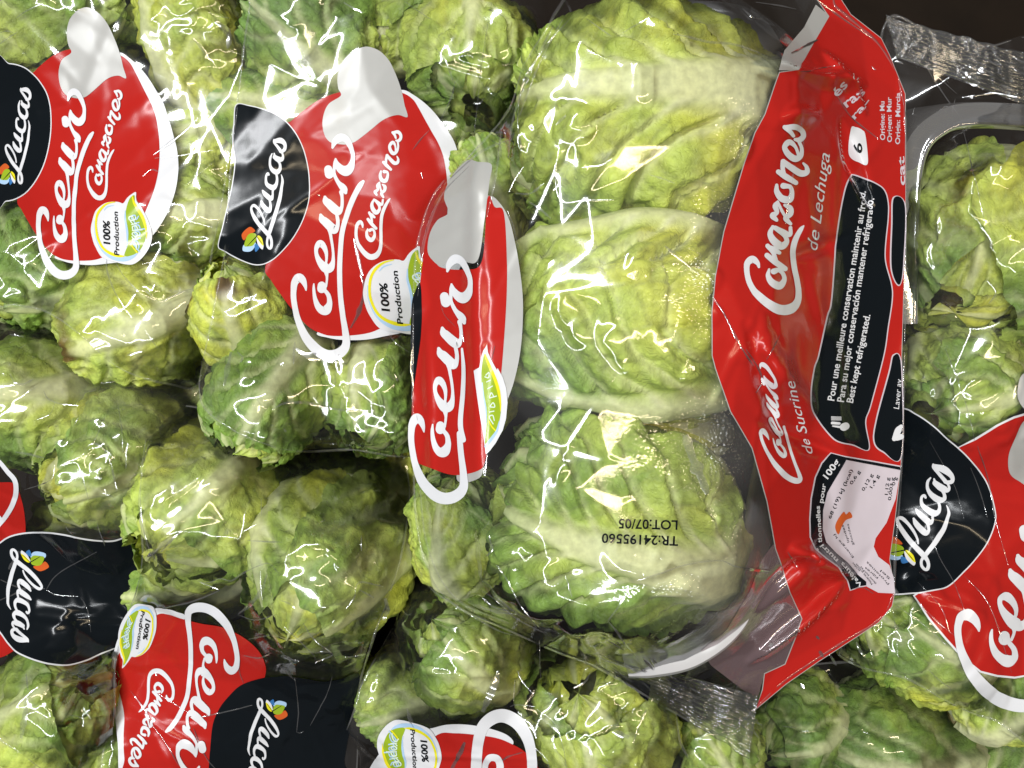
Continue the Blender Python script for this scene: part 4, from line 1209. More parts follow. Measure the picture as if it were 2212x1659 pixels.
for s_, a_, b_, h_ in (('és', (100, 200), (205, 75), 85), ('ras', (185, 300), (365, 160), 85), ('ra-', (260, 410), (410, 240), 60), ('Origine: Mu', (545, 600), (540, 240), 44), ('Origen: Mur', (610, 620), (605, 200), 44), ('Origin: Murcia', (685, 640), (690, 160), 44), ('cat', (735, 1020), (725, 750), 60)):
    Cb.text('panel_lettering', s_, z9(a_)[0], z9(b_)[0], M_PANEL, 6, h_ * .42, 0.0, 0.02)
# thermometer sign
Cb.strokes('thermometer_sign', [zq((560, 315, 14), (592, 318, 12)), zq((562, 330, 6), (600, 335, 12)), zq((612, 335, 36), (622, 330, 34))] + [zq((555, 285 + 5 * i, 3), (600, 287 + 5 * i, 3)) for i in range(4)], M_WHITE, 6.5)
Cb.text('panel_lettering', 'Laver av', zq((872, 250))[0], zq((886, 110))[0], M_WHITE, 6.5, 22, 0.1)
Cb.strokes('hand_sign', [zq((850, 388, 22), (868, 350, 30), (882, 330, 16)), zq((862, 385, 24), (882, 378, 26))], M_WHITE, 6.5)
# food facts words and figures
arc = zn((110, 960), (75, 800), (112, 600), (165, 420), (240, 290), (345, 160))
for s_, a_, b_, h_ in (('nutri', (320, 1235), (150, 1060), 50), ('tionnelles', (140, 1040), (115, 640), 46), ('pour', (150, 610), (185, 400), 50), ('100g', (205, 350), (340, 165), 70)):
    Cb.text('panel_lettering', s_, zn(a_)[0], zn(b_)[0], M_WHITE, 6.5, h_ * .36, 0.0, 0.02)
Cb.text('panel_lettering', 'Valeurs', zn((590, 1490))[0], zn((365, 1255))[0], M_WHITE, 6.5, 16, 0.0, 0.02)
for s_, a_, b_ in (('68 (19) kJ (kcal)', (235, 780), (475, 250)), ('0,6 g', (465, 410), (560, 265)), ('0,12 g', (600, 480), (700, 300)), ('1,4 g', (690, 450), (770, 310)), ('1,12 g', (860, 520), (880, 330)), ('0,003 g', (895, 580), (930, 330)), ('0 g', (935, 420), (965, 330))):
    Cb.text('food_facts_lettering', s_, zn(a_)[0], zn(b_)[0], M_BLACK, 7.5, 36 * .36, 0.0, 0.01)
for s_, a_, b_ in (('Energie kJ', (490, 1190), (280, 940)), ('lipides', (440, 1030), (370, 840)), ('glucides', (490, 1060), (430, 830)), ('acides', (560, 1340), (480, 1250)), ('Matieres grasses', (700, 1480), (520, 1260)), ('dont sucres', (740, 1475), (570, 1290)), ('Fibres', (760, 1410), (620, 1300)), ('Proteines', (880, 1480), (640, 1240)), ('Sel', (890, 1420), (790, 1330))):
    Cb.text('food_facts_lettering', s_, zn(a_)[0], zn(b_)[0], M_BLACK, 7.5, 24 * .36, 0.0)
Cb.patch('orange_mark', zn((375, 700), (400, 730), (440, 700), (470, 760), (400, 790), (360, 850), (320, 945), (285, 870), (310, 790)), M_ORANGE, 7.5)
# narrow folded label on the left edge
mC = mp(False, tail=(1765, 1981), hook=(1640, 1633), rtop=(1790, 1010), etop=(1735, 1468))
redC = z6((1175, 1290), (1165, 1000), (1185, 700), (1215, 250), (1240, 60), (1255, -90)) + zB((1265, 1500), (1300, 1545), (1345, 1590)) + zB((1480, 1600), (1580, 1550)) + zB((1615, 1180), (1659, 1230)) + [(1983, 830), (1995, 960), (1997, 1140), (1985, 1350), (1965, 1560), (1940, 1690), (1915, 1795), (1890, 1850), (1790, 1870), (1690, 1840), (1630, 1815)]
whiteC = zB((1600, 1190), (1630, 1165)) + [(1960, 790), (2000, 850), (2030, 960), (2055, 1120), (2060, 1240), (2050, 1380), (2025, 1500), (1990, 1600), (1950, 1720), (1910, 1800), (1890, 1880), (1800, 1885), (1850, 1700), (1930, 1300), (1930, 950)]
Cb.patch('white_rim', whiteC, M_SILVER, 2)
Cb.patch('red_print', redC, M_RED, 3)
blkC = z6((1165, 880), (1158, 600), (1165, 380), (1185, 300), (1215, 250), (1225, 380), (1222, 560), (1200, 720), (1180, 850))
Cb.patch('black_print', blkC, M_BLACK, 4)
embC = zB((1500, 955), (1560, 965), (1640, 980), (1628, 1080), (1615, 1180), (1595, 1320), (1560, 1540), (1500, 1560), (1430, 1520), (1350, 1580), (1290, 1545), (1262, 1490), (1275, 1390), (1320, 1310), (1385, 1265), (1360, 1180), (1375, 1110), (1420, 1030))
Cb.patch('silver_emblem', embC, M_SILVER, 4.5)
Cb.strokes('large_lettering', [mC(np.array(s[:22] if i == 0 else s) * (1, 1, 1.0)) for i, s in enumerate(coeur)] + [z6((1478, 1180, 30), (1460, 1080, 30), (1475, 900, 28), (1480, 760, 24), (1470, 640, 14))], M_WHITE, 6.5)
z10 = Z(1850, 1300, 550 / 1659)
Cb.patch('round_badge', z10((205, 168), (215, 260), (270, 370), (330, 470), (340, 450), (400, 560), (440, 690), (457, 860), (440, 1050), (400, 1190), (320, 1340), (250, 1430), (195, 1475), (180, 1380), (140, 1100), (100, 800), (62, 480), (120, 440), (135, 330), (160, 240)), M_WHITE, 7, smooth=False)
Cb.patch('badge_leaf', z10((180, 280), (230, 390), (300, 510), (350, 650), (380, 800), (380, 970), (350, 1120), (290, 1240), (190, 1350), (190, 1250), (205, 1080), (195, 900), (155, 740), (140, 560), (150, 400)), M_GREEN, 7.8)
Cb.strokes('badge_yellow_line', [z10((182, 300, 20), (240, 430, 40), (310, 580, 40), (355, 720, 36), (376, 860, 20), (378, 960, 8)), z10((235, 1080, 16), (270, 1140, 16), (315, 1190, 18))], M_YELLOW, 8.4)
Cb.strokes('badge_blue_line', [z10((190, 1380, 30), (260, 1300, 36), (330, 1200, 26), (362, 1080, 8)), z10((150, 620, 8), (165, 780, 16), (195, 940, 16), (200, 1100, 6))], M_SKY, 8.4)
Cb.strokes('badge_word', [z10((290, 1110, 14), (240, 1030, 14), (285, 1010, 14), (305, 1070, 12)), z10((240, 970, 12), (300, 960, 14)), z10((250, 900, 14), (290, 860, 14), (310, 910, 14), (255, 910, 14)), z10((245, 800, 14), (330, 780, 14)), z10((240, 790, 14), (265, 740, 14), (300, 790, 14)), z10((215, 690, 12), (280, 660, 14)), z10((200, 610, 14), (250, 590, 14)), z10((190, 530, 14), (230, 500, 14), (225, 560, 14), (180, 550, 14))], M_PALE, 9)
# printed date on the clear window
Cb.text('date_lettering', 'TR:24195560', (2669, 2112), (2370, 2100), M_BLACK, 4, 37, 0, 0.02)
Cb.text('date_lettering', 'LOT:07/05', (2666, 2049), (2436, 2043), M_BLACK, 4, 37, 0, 0.02)
for pts, wd in (([(1130, 210), (1200, 220), (1330, 255), (1480, 270), (1640, 320)], 15), ([(830, 200), (920, 150), (1010, 100)], 10), ([(440, 745), (470, 715), (500, 690)], 20), ([(440, 940), (440, 1100), (480, 1200), (600, 1195), (780, 1190)], 10), ([(200, 1150), (290, 1150), (370, 1090)], 15), ([(280, 1200), (340, 1240), (410, 1300)], 15), ([(160, 1145), (200, 1060), (250, 990)], 9), ([(150, 1250), (190, 1360), (215, 1475)], 7), ([(590, 995), (700, 985), (770, 945)], 9), ([(990, 1040), (1060, 1060), (1140, 1090)], 11), ([(530, 110), (380, 280), (250, 490), (215, 720), (230, 880)], 8), ([(60, 840), (110, 870), (115, 940)], 9), ([(420, 1130), (450, 1090), (430, 1040)], 20), ([(620, 120), (690, 170), (760, 220)], 10), ([(1540, 60), (1600, 110), (1659, 120)], 14)):
    Cb.crease(pts, wd, T3)
for pts, wd in (([(0, 700), (80, 722), (150, 732), (210, 740)], 18), ([(0, 640), (60, 690), (160, 722)], 12), ([(0, 600), (90, 660), (200, 760), (370, 850)], 8), ([(870, 590), (810, 690), (745, 775)], 11), ([(745, 780), (800, 850), (850, 920), (890, 960)], 13), ([(920, 540), (1050, 500), (1200, 450), (1400, 425), (1500, 460), (1650, 480)], 11), ([(490, 515), (510, 570), (530, 640)], 13), ([(90, 450), (160, 560), (230, 690), (380, 860)], 9), ([(690, 990), (760, 1020), (850, 1050), (1050, 1105)], 16), ([(700, 1000), (800, 1080), (890, 1140)], 9), ([(40, 280), (60, 360), (30, 400)], 14), ([(740, 890), (840, 950)], 10), ([(960, 1010), (1010, 1060), (1080, 1110)], 22), ([(1290, 1180), (1400, 1200), (1490, 1170)], 10)):
    Cb.crease(pts, wd, TC)
for pts, wd in (([(0, 480), (80, 485), (150, 485)], 14), ([(420, 870), (440, 890)], 16), ([(250, 370), (320, 470)], 8), ([(440, 960), (465, 1000)], 26), ([(640, 590), (700, 585), (760, 620)], 7), ([(890, 590), (905, 630)], 26), ([(150, 940), (170, 920)], 30)):
    Cb.crease(pts, wd, TD)
Cb.crease([(1640, 0), (1590, 300), (1560, 600), (1540, 800)], 6, TB)
for pts, wd in (([(1195, 60), (1150, 150), (1112, 250), (1100, 340)], 7), ([(1215, 45), (1165, 140), (1124, 250)], 4), ([(1015, 360), (955, 425), (918, 520), (903, 640)], 5), ([(1108, 300), (1040, 330), (960, 400)], 6), ([(905, 1010), (925, 1180), (985, 1290), (1100, 1345)], 5), ([(1085, 280), (1072, 380), (1052, 470)], 5)):
    Cb.crease(np.array(pts) * NAT, wd * NAT, (0, 0, 1.0), 0.06, 0.3)
for pts, wd in (([(1365, 330), (1440, 450), (1510, 590), (1600, 740)], 14), ([(1200, 1150), (1240, 1280), (1300, 1420), (1330, 1500)], 70), ([(1080, 30), (1200, 130), (1290, 200)], 24), ([(1520, 1130), (1528, 1135)], 10)):
    Cb.crease(pts, wd, T7)
for pts, wd in (([(330, 720), (345, 900)], 5), ([(290, 980), (260, 1150), (235, 1330)], 9), ([(320, 420), (430, 415), (560, 390)], 7), ([(520, 530), (620, 690), (790, 830)], 10), ([(750, 400), (775, 420)], 10), ([(430, 10), (600, 130), (750, 230)], 16), ([(270, 320), (430, 240)], 16), ([(60, 20), (200, 40), (300, 60)], 9)):
    Cb.crease(pts, wd, T4)
for pts, wd in (([(0, 640), (100, 800), (60, 900)], 10), ([(200, 560), (130, 700)], 6)):
    Cb.crease(pts, wd, T8)
for pts, wd in (([(1340, 370), (1365, 440), (1430, 510)], 5), ([(1170, 640), (1165, 760), (1175, 860)], 14), ([(1660, 620), (1640, 700)], 8), ([(1480, 600), (1470, 540)], 8)):
    Cb.crease(pts, wd, T6)
for k in range(34):  # short strips added at random as glints along the front seal
    q0 = rs.uniform(0, 1); q1 = rs.uniform(-0.2, 0.9)
    p0 = np.array((2400, 2600)) * (1 - q0) + np.array((2960, 2880)) * q0 + np.array((40, -90)) * q1
    ln = rs.uniform(15, 60)
    an = 0.5 + rs.uniform(-0.2, 0.6)
    Cb.crease([p0, p0 + ln * 0.5 * np.array((math.cos(an), math.sin(an))) + rs.uniform(-4, 4, 2), p0 + ln * np.array((math.cos(an), math.sin(an)))], rs.uniform(3, 7), (0, 0, 1.0))
Cb.finish()

# ------------------------------------------------------------------ bag D (right)
Db = Bag('D', 'right bag with clear tray, black label and red label cut by the edge', [(1912, 45, .102), (2000, 62, .104), (2120, 95, .106), (2300, 145, .108), (2300, 900, .09), (2300, 1590, .07), (2150, 1560, .07), (2050, 1520, .07), (1960, 1470, .07), (1850, 1440, .065), (1800, 1390, .06), (1820, 1250, .07), (1850, 1000, .07), (1850, 600, .07), (1880, 300, .075)], seed=17, folds=44)
mD = mp(False, ls=(3721, 1798.6), ll=(3651.4, 2265), ltl=(3525, 2040), hook=(3807, 2411), tail=(3959.6, 2749.5), etop=(3956, 2338), u1=(3976, 2268.8))
redD = z8((1270, 1225), (1370, 1180), (1500, 1100), (1600, 1050), (1700, 1020), (1800, 1000)) + [(4150, 1640), (4150, 2640)] + zD((1600, 1115), (1500, 1105), (1400, 1080), (1300, 1000), (1200, 890), (1100, 770), (1010, 640), (1200, 500), (1400, 100))
Db.patch('white_rim', grow(redD, 8), M_WHITE, 2, smooth=False)
Db.patch('red_print', redD, M_RED, 3, smooth=False)
blkD = z8((700, 1010), (930, 995), (1020, 1030), (1120, 1100), (1210, 1180), (1310, 1270), (1400, 1380), (1450, 1480), (1480, 1600)) + zD((1480, 200), (1440, 310), (1370, 410), (1280, 510), (1200, 580), (1100, 605), (1000, 620), (880, 625), (700, 600))
Db.patch('black_print_edge', grow(blkD, 5), M_WHITE, 4)
Db.patch('black_print', blkD, M_BLACK, 5)
Db.patch('silver_emblem', z8((1659, 1060), (1600, 1170), (1565, 1270), (1570, 1370), (1620, 1420), (1700, 1450), (1760, 1300), (1760, 1060)), M_SILVER, 4.5)
Db.patch('silver_emblem', z8((1700, 770), (1640, 800), (1618, 880), (1625, 950), (1680, 1010), (1760, 1000), (1760, 780)), M_SILVER, 4.6)
Db.strokes('large_lettering', [mD(s) for s in coeur], M_WHITE, 6.5)
Db.strokes('brand_lettering', [mD(s) for s in lucas], M_WHITE, 6.5)
print_logo(Db, mD, 7)
for pts, wd in (([(1190, 635), (1250, 780), (1310, 960), (1365, 1180)], 10), ([(1340, 1340), (1400, 1500), (1440, 1640)], 6), ([(1380, 1210), (1440, 1400), (1480, 1640)], 9), ([(980, 270), (1030, 275)], 12), ([(975, 330), (1000, 350)], 12), ([(970, 385), (1000, 410)], 14), ([(1440, 230), (1490, 300), (1450, 370)], 14), ([(1250, 440), (1260, 450)], 16), ([(1100, 1180), (1240, 1440), (1300, 1640)], 5), ([(975, 160), (970, 200)], 8)):
    Db.crease(pts, wd, T8)
for pts, wd in (([(1050, 150), (1150, 400), (1240, 560), (1300, 720)], 7), ([(1300, 520), (1450, 700), (1580, 1090)], 6), ([(1470, 120), (1560, 460)], 6), ([(890, 680), (1050, 800), (1200, 930)], 11), ([(1080, 1060), (1150, 1130), (1220, 1180)], 10), ([(670, 910), (690, 960), (720, 1000)], 22), ([(505, 980), (525, 1010), (548, 1045)], 24), ([(880, 700), (900, 850), (910, 1000)], 6), ([(960, 850), (1000, 940), (1080, 990)], 6), ([(1000, 650), (1120, 770), (1250, 880)], 6), ([(730, 920), (770, 1000)], 6), ([(1030, 560), (1160, 700), (1215, 860)], 5)):
    Db.crease(pts, wd, TD)
for pts, wd in (([(1080, 400), (1180, 560), (1280, 700)], 11), ([(1280, 700), (1330, 900), (1420, 1310)], 7), ([(960, 340), (1100, 420), (1260, 560)], 7), ([(960, 920), (1060, 970)], 8), ([(1010, 880), (1050, 890)], 8), ([(1250, 590), (1230, 680)], 6), ([(1010, 640), (990, 720)], 6), ([(1340, 1020), (1370, 1015)], 12), ([(1290, 580), (1500, 560), (1650, 590)], 8)):
    Db.crease(pts, wd, T4)
rs = np.random.default_rng(5)
for k in range(46):  # random short strips added as glints over the right seal
    q0 = rs.uniform(0, 1); q1 = rs.uniform(0.05, 0.95)
    p0 = np.array((3490, 70)) * (1 - q0) + np.array((4120, 250)) * q0 + np.array((25, 190)) * q1
    ln = rs.uniform(20, 95)
    an = 0.29 + rs.uniform(-0.12, 0.35)
    Db.crease([p0, p0 + ln * 0.5 * np.array((math.cos(an), math.sin(an))) + rs.uniform(-4, 4, 2), p0 + ln * np.array((math.cos(an), math.sin(an)))], rs.uniform(4, 10), (0, 0, 1.0))
Db.finish()

# ------------------------------------------------------------------ bag E (left, lower)
E = Bag('E', 'left bag with a black label reading downwards and two ragged hearts', [(-80, 590, .07), (60, 630, .072), (200, 710, .07), (330, 770, .066), (430, 815, .062), (470, 890, .062), (420, 950, .07), (330, 950, .085), (300, 1080, .095), (298, 1180, .095), (310, 1245, .09), (275, 1330, .085), (250, 1420, .08), (245, 1560, .07), (220, 1690, .055), (120, 1680, .045), (40, 1625, .04), (-20, 1590, .04), (-80, 1560, .04), (-80, 1100, .07)], seed=23, folds=46, amp=1.1)
redE = [(-60, 1890)] + zE((0, -40), (90, -30), (130, 60), (150, 160), (155, 262), (140, 330), (200, 800), (60, 915), (95, 950), (50, 985), (0, 1005)) + [(-60, 2600)]
blkE = [(-60, 2175)] + zE((0, 330), (60, 290), (150, 268), (270, 262), (380, 275), (500, 300), (600, 312), (680, 310), (760, 280), (820, 246), (850, 250), (875, 400), (850, 470), (790, 560), (770, 650), (750, 760), (705, 870), (695, 930), (660, 952), (590, 978), (500, 1018), (400, 1043), (300, 1040), (200, 1012), (110, 970), (60, 920), (0, 840)) + [(-60, 2420)]
E.patch('red_print', redE, M_RED, 3)
E.patch('black_print_edge', grow(blkE, 6), M_WHITE, 4)
E.patch('black_print', blkE, M_BLACK, 5)
mE = mp(False, ls=(86, 2528), ll=(54, 2158), ltl=(149, 2322), ot=(215.5, 2229))
E.strokes('brand_lettering', [mE(s) for s in lucas], M_WHITE, 6.5)
print_logo(E, mE, 7)
E.strokes('large_lettering', [zE((-40, -190, 24), (0, -165, 24), (50, -105, 26), (95, -50, 28), (102, 20, 30), (82, 90, 30), (42, 160, 28), (0, 215, 24)), zE((-30, 150, 20), (0, 165, 22), (20, 190, 16))], M_WHITE, 6)
for pts, wd in (([(60, 790), (90, 840), (140, 850), (200, 820)], 15), ([(260, 890), (290, 940), (370, 970), (470, 980)], 11), ([(95, 1250), (180, 1265), (270, 1285)], 18), ([(930, 1230), (1010, 1190), (1120, 1160)], 22), ([(500, 1245), (560, 1200), (640, 1250), (680, 1290)], 12), ([(650, 1290), (670, 1390), (690, 1480)], 15), ([(560, 1200), (600, 1100), (630, 1040)], 9), ([(745, 1350), (745, 1270), (760, 1200)], 13), ([(475, 1355), (500, 1430), (530, 1540)], 11), ([(610, 1490), (680, 1520)], 13), ([(60, 560), (100, 565), (140, 572)], 20), ([(0, 460), (30, 430)], 30), ([(120, 640), (150, 620)], 8), ([(700, 960), (720, 1100), (730, 1250)], 6), ([(440, 1100), (470, 1050)], 6), ([(200, 1070), (300, 1030), (330, 960)], 6), ([(600, 850), (760, 830), (960, 815)], 5), ([(330, 1330), (300, 1420), (150, 1475)], 10)):
    E.crease(pts, wd, T5)
for pts, wd in (([(280, 595), (330, 520), (430, 450), (575, 370)], 8), ([(280, 600), (340, 630), (470, 637)], 8), ([(0, 665), (80, 630), (160, 590), (270, 592)], 16), ([(10, 540), (80, 570), (160, 600)], 12), ([(575, 200), (600, 270), (620, 335)], 9), ([(60, 480), (100, 420), (120, 370)], 36), ([(400, 970), (412, 970)], 10), ([(860, 440), (870, 445)], 14), ([(130, 1480), (150, 1350), (165, 1240)], 48), ([(400, 1340), (500, 1362)], 9), ([(160, 1100), (170, 1200)], 14), ([(380, 1290), (430, 1240)], 5), ([(90, 620), (170, 660), (180, 760)], 10), ([(480, 640), (520, 720), (540, 850)], 6)):
    E.crease(pts, wd, TE)
E.finish()

# ------------------------------------------------------------------ bag G (bottom middle)
G = Bag('G', 'bottom bag with an upside down red label and black panel', [(335, 890, .08), (430, 880, .085), (560, 925, .085), (700, 955, .085), (850, 960, .075), (885, 1050, .08), (872, 1180, .085), (850, 1260, .088), (800, 1400, .085), (775, 1500, .08), (745, 1740, .06), (500, 1740, .07), (235, 1740, .06), (243, 1500, .08), (260, 1380, .09), (290, 1290, .098), (308, 1200, .10), (303, 1050, .098)], seed=29, folds=50)
mG = mp(False, tail=(775.7, 2365), hend=(921.6, 2623.5), ll=(994.5, 2736), cb=(590, 2636.7), pb=(553.6, 2411), uend=(653, 2872), ltl=(1097, 2905), ot=(1158, 2799))
redG = zE((930, 750), (1000, 745), (1080, 770), (1200, 800), (1320, 820), (1430, 870), (1520, 940), (1570, 1020), (1575, 1110), (1500, 1300), (1350, 1500), (1250, 1760), (760, 1760), (740, 1600), (735, 1480), (740, 1350), (720, 1240), (690, 1130), (690, 1040), (720, 960), (800, 850))
rimG = zE((900, 720), (980, 712), (1050, 730), (1100, 765), (1000, 900), (800, 1100), (780, 1300), (800, 1500), (800, 1760), (715, 1760), (700, 1500), (680, 1300), (665, 1150), (662, 1060), (680, 960), (730, 850))
G.patch('white_rim', rimG, M_WHITE, 2)
G.patch('red_print', redG, M_RED, 3)
blkG = zE((1659, 1110), (1560, 1120), (1440, 1160), (1360, 1230), (1300, 1310), (1265, 1400), (1250, 1520), (1240, 1660), (1240, 1780)) + zG((735, 1760), (765, 1600), (815, 1300), (850, 1100), (740, 1125), (640, 1140), (520, 1120), (400, 1105))
G.patch('black_print', blkG, M_BLACK, 5)
G.strokes('large_lettering', [mG(s) for s in coeur], M_WHITE, 6.5)
G.strokes('small_lettering', [mG(s) for s in coraz], M_WHITE, 6)
G.strokes('brand_lettering', [mG(s) for s in lucas], M_WHITE, 6.5)
print_logo(G, mG, 7)
zb = Z(460, 2340, 300 / 1659)
mGb = Map([(473, 1010), (513.6, 1043), (361, 904), (599.5, 923), (536.8, 760)], [zb((525, 375))[0], zb((470, 135))[0], zb((912, 760))[0], zb((85, 900))[0], zb((125, 1562))[0]])
print_badge(G, mGb, 7)
for pts, wd in (([(1180, 545), (1240, 555), (1310, 530), (1380, 545), (1450, 500), (1590, 445), (1659, 500)], 10), ([(1310, 597), (1250, 625), (1130, 670), (970, 705)], 12), ([(1190, 550), (1300, 592)], 9), ([(1590, 510), (1560, 600), (1500, 680), (1420, 740)], 28), ([(1420, 745), (1520, 775), (1640, 745)], 10), ([(960, 370), (1020, 300), (1080, 250)], 18), ([(1500, 1280), (1380, 1310), (1150, 1365)], 14), ([(1150, 1420), (1180, 1500), (1230, 1600), (1280, 1659)], 11), ([(900, 1390), (980, 1500), (1060, 1640)], 10), ([(780, 1200), (870, 1320), (900, 1390)], 9), ([(900, 1190), (980, 1240), (1140, 1340)], 9), ([(1450, 985), (1540, 1000), (1605, 975)], 12), ([(840, 60), (850, 200), (890, 350), (930, 420)], 8), ([(1430, 1010), (1425, 1080), (1450, 1150)], 8), ([(930, 1085), (940, 1110)], 16), ([(1550, 60), (1556, 160)], 9), ([(1440, 260), (1530, 210)], 7), ([(880, 400), (920, 370), (945, 350)], 26), ([(1530, 315), (1640, 320)], 12)):
    G.crease(pts, wd, TE)
for pts, wd in (([(410, 815), (500, 900), (580, 980), (590, 1030)], 9), ([(520, 790), (580, 880), (685, 970)], 10), ([(590, 970), (640, 960), (690, 980), (590, 1025)], 10), ([(390, 960), (430, 1000), (500, 1020)], 10), ([(370, 1035), (430, 1090), (470, 1130)], 16), ([(770, 710), (820, 640), (830, 580), (870, 555), (990, 580)], 12), ([(850, 600), (890, 620), (935, 645)], 13), ([(1000, 650), (1010, 700), (995, 780)], 40), ([(690, 1110), (650, 1230), (560, 1400)], 9), ([(470, 1120), (490, 1300), (480, 1440)], 9), ([(270, 490), (270, 570), (280, 660)], 9), ([(860, 280), (860, 370)], 8), ([(590, 220), (650, 190)], 6), ([(720, 1000), (900, 980)], 6), ([(390, 660), (440, 680), (475, 710)], 12), ([(340, 860), (200, 890)], 8), ([(480, 1440), (500, 1445), (520, 1435)], 6), ([(190, 310), (400, 320)], 12)):
    G.crease(pts, wd, TG)
G.finish()

# ------------------------------------------------------------------ bag H (bottom centre)
Hb = Bag('H', 'bottom centre bag with an upside down badge and white C at the edge', [(885, 1235, .075), (950, 1285, .088), (1100, 1370, .088), (1190, 1360, .085), (1300, 1420, .085), (1440, 1500, .082), (1470, 1600, .075), (1500, 1740, .065), (1100, 1740, .06), (735, 1740, .05), (768, 1520, .06), (800, 1440, .062), (860, 1330, .065)], seed=31, folds=34)
redH = [(1725, 2890), (1790, 2885), (1860, 2890), (1950, 2903), (2010, 2925), (2075, 2965), (2130, 3040), (2150, 3150), (1500, 3150), (1520, 3030), (1650, 2960)]
rimH = [(1690, 2868), (1760, 2852), (1840, 2852), (1930, 2868), (2000, 2895), (2020, 2930), (1950, 2960), (1780, 3000), (1560, 3150), (1420, 3150), (1440, 3060), (1500, 2960), (1600, 2880)]
Hb.patch('white_rim', rimH, M_WHITE, 2)
Hb.patch('red_print', redH, M_RED, 3)
Hb.strokes('large_lettering', [[(1868, 3130, 42), (1876, 3024, 42), (1882, 2930, 42), (1900, 2860, 46), (1940, 2822, 52), (1985, 2815, 52), (2035, 2840, 50), (2072, 2890, 44), (2092, 2950, 40), (2098, 3024, 40), (2095, 3130, 40)], [(1915, 3060, 22), (1912, 3010, 24), (1930, 2980, 26), (1960, 2985, 28), (1970, 3020, 28), (1950, 3060, 24)]], M_WHITE, 6.5)
zh = Z(1480, 2800, 300 / 2212)
mH = Map([(473, 1010), (513.6, 1043), (361, 904), (599.5, 923), r6((500, 1170))[0]], [zh((1020, 490))[0], zh((720, 160))[0], zh((1950, 1180))[0], zh((55, 1010))[0], zh((1270, 920))[0]])
print_badge(Hb, mH, 7)
for pts, wd in (([(0, 1320), (50, 1200), (90, 1080)], 60), ([(160, 1292), (200, 1282), (310, 1292)], 10), ([(190, 1130), (180, 1260)], 9), ([(200, 1080), (240, 1150), (300, 1220)], 10), ([(890, 1510), (930, 1400), (970, 1310)], 20), ([(770, 1440), (820, 1460), (865, 1475)], 46), ([(320, 1310), (430, 1400), (480, 1530), (500, 1659)], 10), ([(220, 1350), (290, 1400), (320, 1480)], 34), ([(540, 1190), (610, 1150), (650, 1080)], 14), ([(330, 900), (345, 1140)], 8), ([(680, 1620), (760, 1659)], 9), ([(300, 1520), (380, 1600), (400, 1659)], 10), ([(240, 1560), (130, 1600), (90, 1659)], 14)):
    Hb.crease(pts, wd, TC)
for pts, wd in (([(1140, 1300), (1160, 1370), (1200, 1430)], 26), ([(1480, 1500), (1440, 1580), (1400, 1659)], 40), ([(1080, 690), (1140, 750), (1170, 740)], 9), ([(1140, 1420), (1040, 1640)], 5)):
    Hb.crease(pts, wd, TG)
Hb.finish()

# ------------------------------------------------------------------ bag I (bottom right)
Ib = Bag('I', 'dim bag in the bottom right corner under the others', [(1400, 1570, .06), (1500, 1510, .065), (1640, 1455, .065), (1800, 1430, .06), (1900, 1440, .058), (2060, 1490, .055), (2300, 1540, .05), (2300, 1740, .045), (1850, 1740, .045), (1400, 1740, .05)], seed=37, folds=26)
for pts, wd in (([(330, 1160), (350, 1190)], 24), ([(580, 1410), (640, 1450)], 7), ([(700, 1440), (740, 1460)], 8), ([(1300, 1340), (1380, 1420), (1600, 1560)], 6), ([(220, 1410), (300, 1420)], 7)):
    Ib.crease(pts, wd, TD)
Ib.finish()


# ------------------------------------------------------------------ crimped seals
def seal(bag, a0, a1, b0, b1, z0, z1, ridges, mat=None, name='crimped_seal'):
    """ridged strip between the edge a0-a1 and the inner line b0-b1 (native pixels)"""
    nu, nv = 90, ridges * 6 + 1
    s, t = np.meshgrid(np.linspace(0, 1, nu), np.linspace(0, 1, nv), indexing='ij')
    a = np.array(a0) + s[..., None] * (np.array(a1) - np.array(a0))
    b = np.array(b0) + s[..., None] * (np.array(b1) - np.array(b0))
    # ragged outer edge
    uv = (a + t[..., None] * (b - a)) / NAT
    uv[..., 1] += (1 - t) * 4 * vnoise(s * 14, 0, z0 * 100, 3)
    z = z0 + (z1 - z0) * t + 0.0011 * np.sin(t * ridges * 2 * math.pi) * (0.5 + 0.8 * np.abs(vnoise(s * 9, t * 3, 1.5, 4))) + 0.0022 * vnoise(s * 7, t * 2, z0 * 77, 5) + 0.0006 * vnoise(s * 40, t * 8, 2.2, 6)
    P = at(uv[..., 0], uv[..., 1], z).reshape(-1, 3)
    o = make_mesh(name, P, grid_faces(nu, nv), mat or M_SEAL, bag.root, {'haze': np.zeros(len(P)), 'fog': np.zeros(len(P))})
    return o


seal(Db, (3488, 62), (4130, 235), (3530, 225), (4130, 450), .108, .104, 11)
seal(Cb, (2345, 2610), (2950, 2990), (2364, 2570), (2985, 2740), .122, .132, 10)
seal(Cb, (2358, 2604), (2552, 2764), (2360, 2590), (2562, 2698), .1275, .1325, 5, M_BLACK, 'seal_black_mark')
seal(B, (1290, 1770), (1640, 1900), (1330, 1730), (1640, 1810), .072, .080, 9)

# ------------------------------------------------------------------ trays


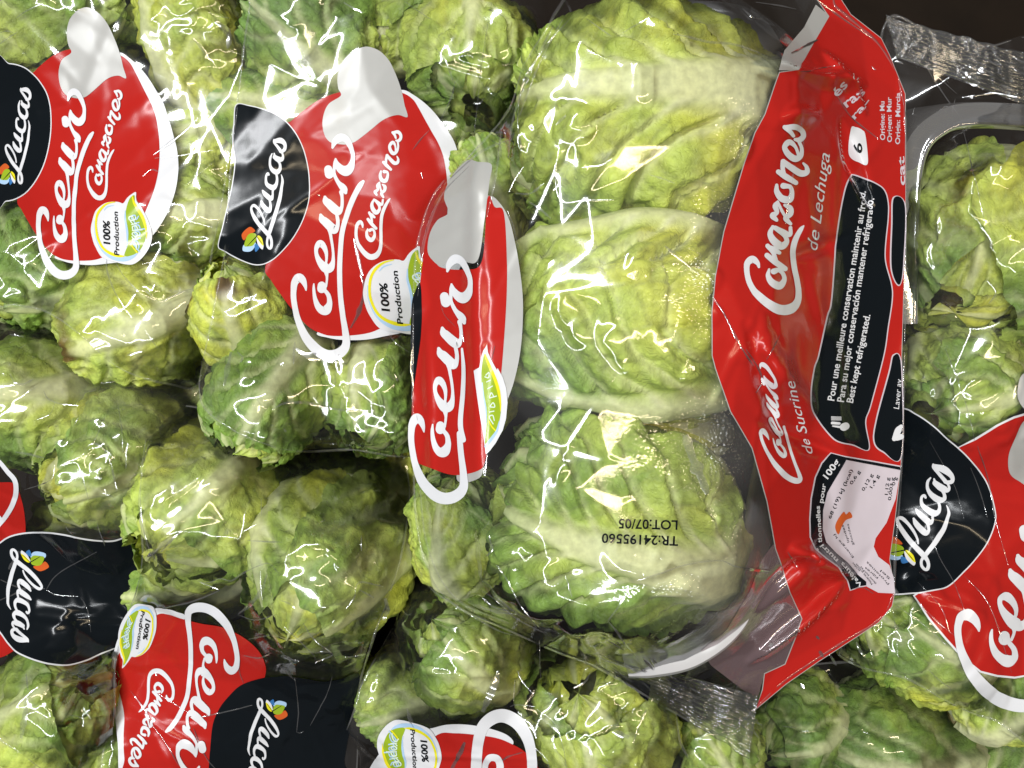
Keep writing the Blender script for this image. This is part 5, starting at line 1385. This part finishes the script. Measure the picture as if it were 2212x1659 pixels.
def tray(label, uvz, width, mat, depth, cat='tray'):
    """rounded rim with an outward lip, a bead and a sloping wall; uvz = centre line of the rim (picture units)"""
    c = catmull(uvz, 6.0)
    P0 = at(c[:, 0], c[:, 1], c[:, 2])
    d = np.gradient(P0[:, :2], axis=0)
    d /= np.maximum(np.linalg.norm(d, axis=1), 1e-9)[:, None]
    nrm = np.c_[d[:, 1], -d[:, 0], np.zeros(len(d))]
    wd = width * KU * 0.4
    prof = [(-1.3, -depth), (-0.75, -depth * 0.3), (-0.5, -0.002), (-0.42, 0), (-0.1, 0.0006), (0.2, 0.0), (0.32, 0.0012), (0.42, 0.0016), (0.5, 0.0006), (0.52, -0.003)]
    rows = [P0 + nrm * wd * k + np.array([0, 0, h]) for k, h in prof]
    n = len(P0)
    P = np.vstack(rows)
    i = np.arange(n - 1)
    F = np.vstack([np.stack([i + a * n, i + 1 + a * n, i + 1 + (a + 1) * n, i + (a + 1) * n], -1) for a in range(len(prof) - 1)])
    root = thing('plastic_tray', label, cat, tuple(P0.mean(0) * (1, 1, 0) + (0, 0, 0.02)))
    k = 4 * n
    make_mesh('tray_wall', P[:k], F[(F < k).all(1)], mat, root, {'haze': np.zeros(k), 'fog': np.zeros(k)})
    k3 = 3 * n
    F2 = F[(F >= k3).all(1)] - k3
    make_mesh('tray_rim', P[k3:] + (0, 0, 0.00005), F2, mat, root, {'haze': np.full(len(P) - k3, 0.08 if mat is M_TRAY else 0.03), 'fog': np.zeros(len(P) - k3)})


tray('white translucent tray with rounded corners under the front bag hearts', [(1450, 25, 0.152), (1600, 40, 0.157), (1665, 110, 0.160), (1690, 220, 0.162), (1690, 420, 0.162), (1680, 700, 0.162), (1672, 950, 0.162), (1650, 1080, 0.162), (1625, 1230, 0.161), (1585, 1340, 0.158), (1500, 1410, 0.155), (1410, 1433, 0.150), (1350, 1436, 0.140)], 62, M_TRAY, .03)
tray('clear tray with a shiny rounded rim round the hearts at the right edge', [(1955, 700, .105), (1958, 480, .108), (1975, 330, .110), (2030, 265, .112), (2110, 245, .114), (2300, 255, .114)], 60, M_CLEARTRAY, .04)
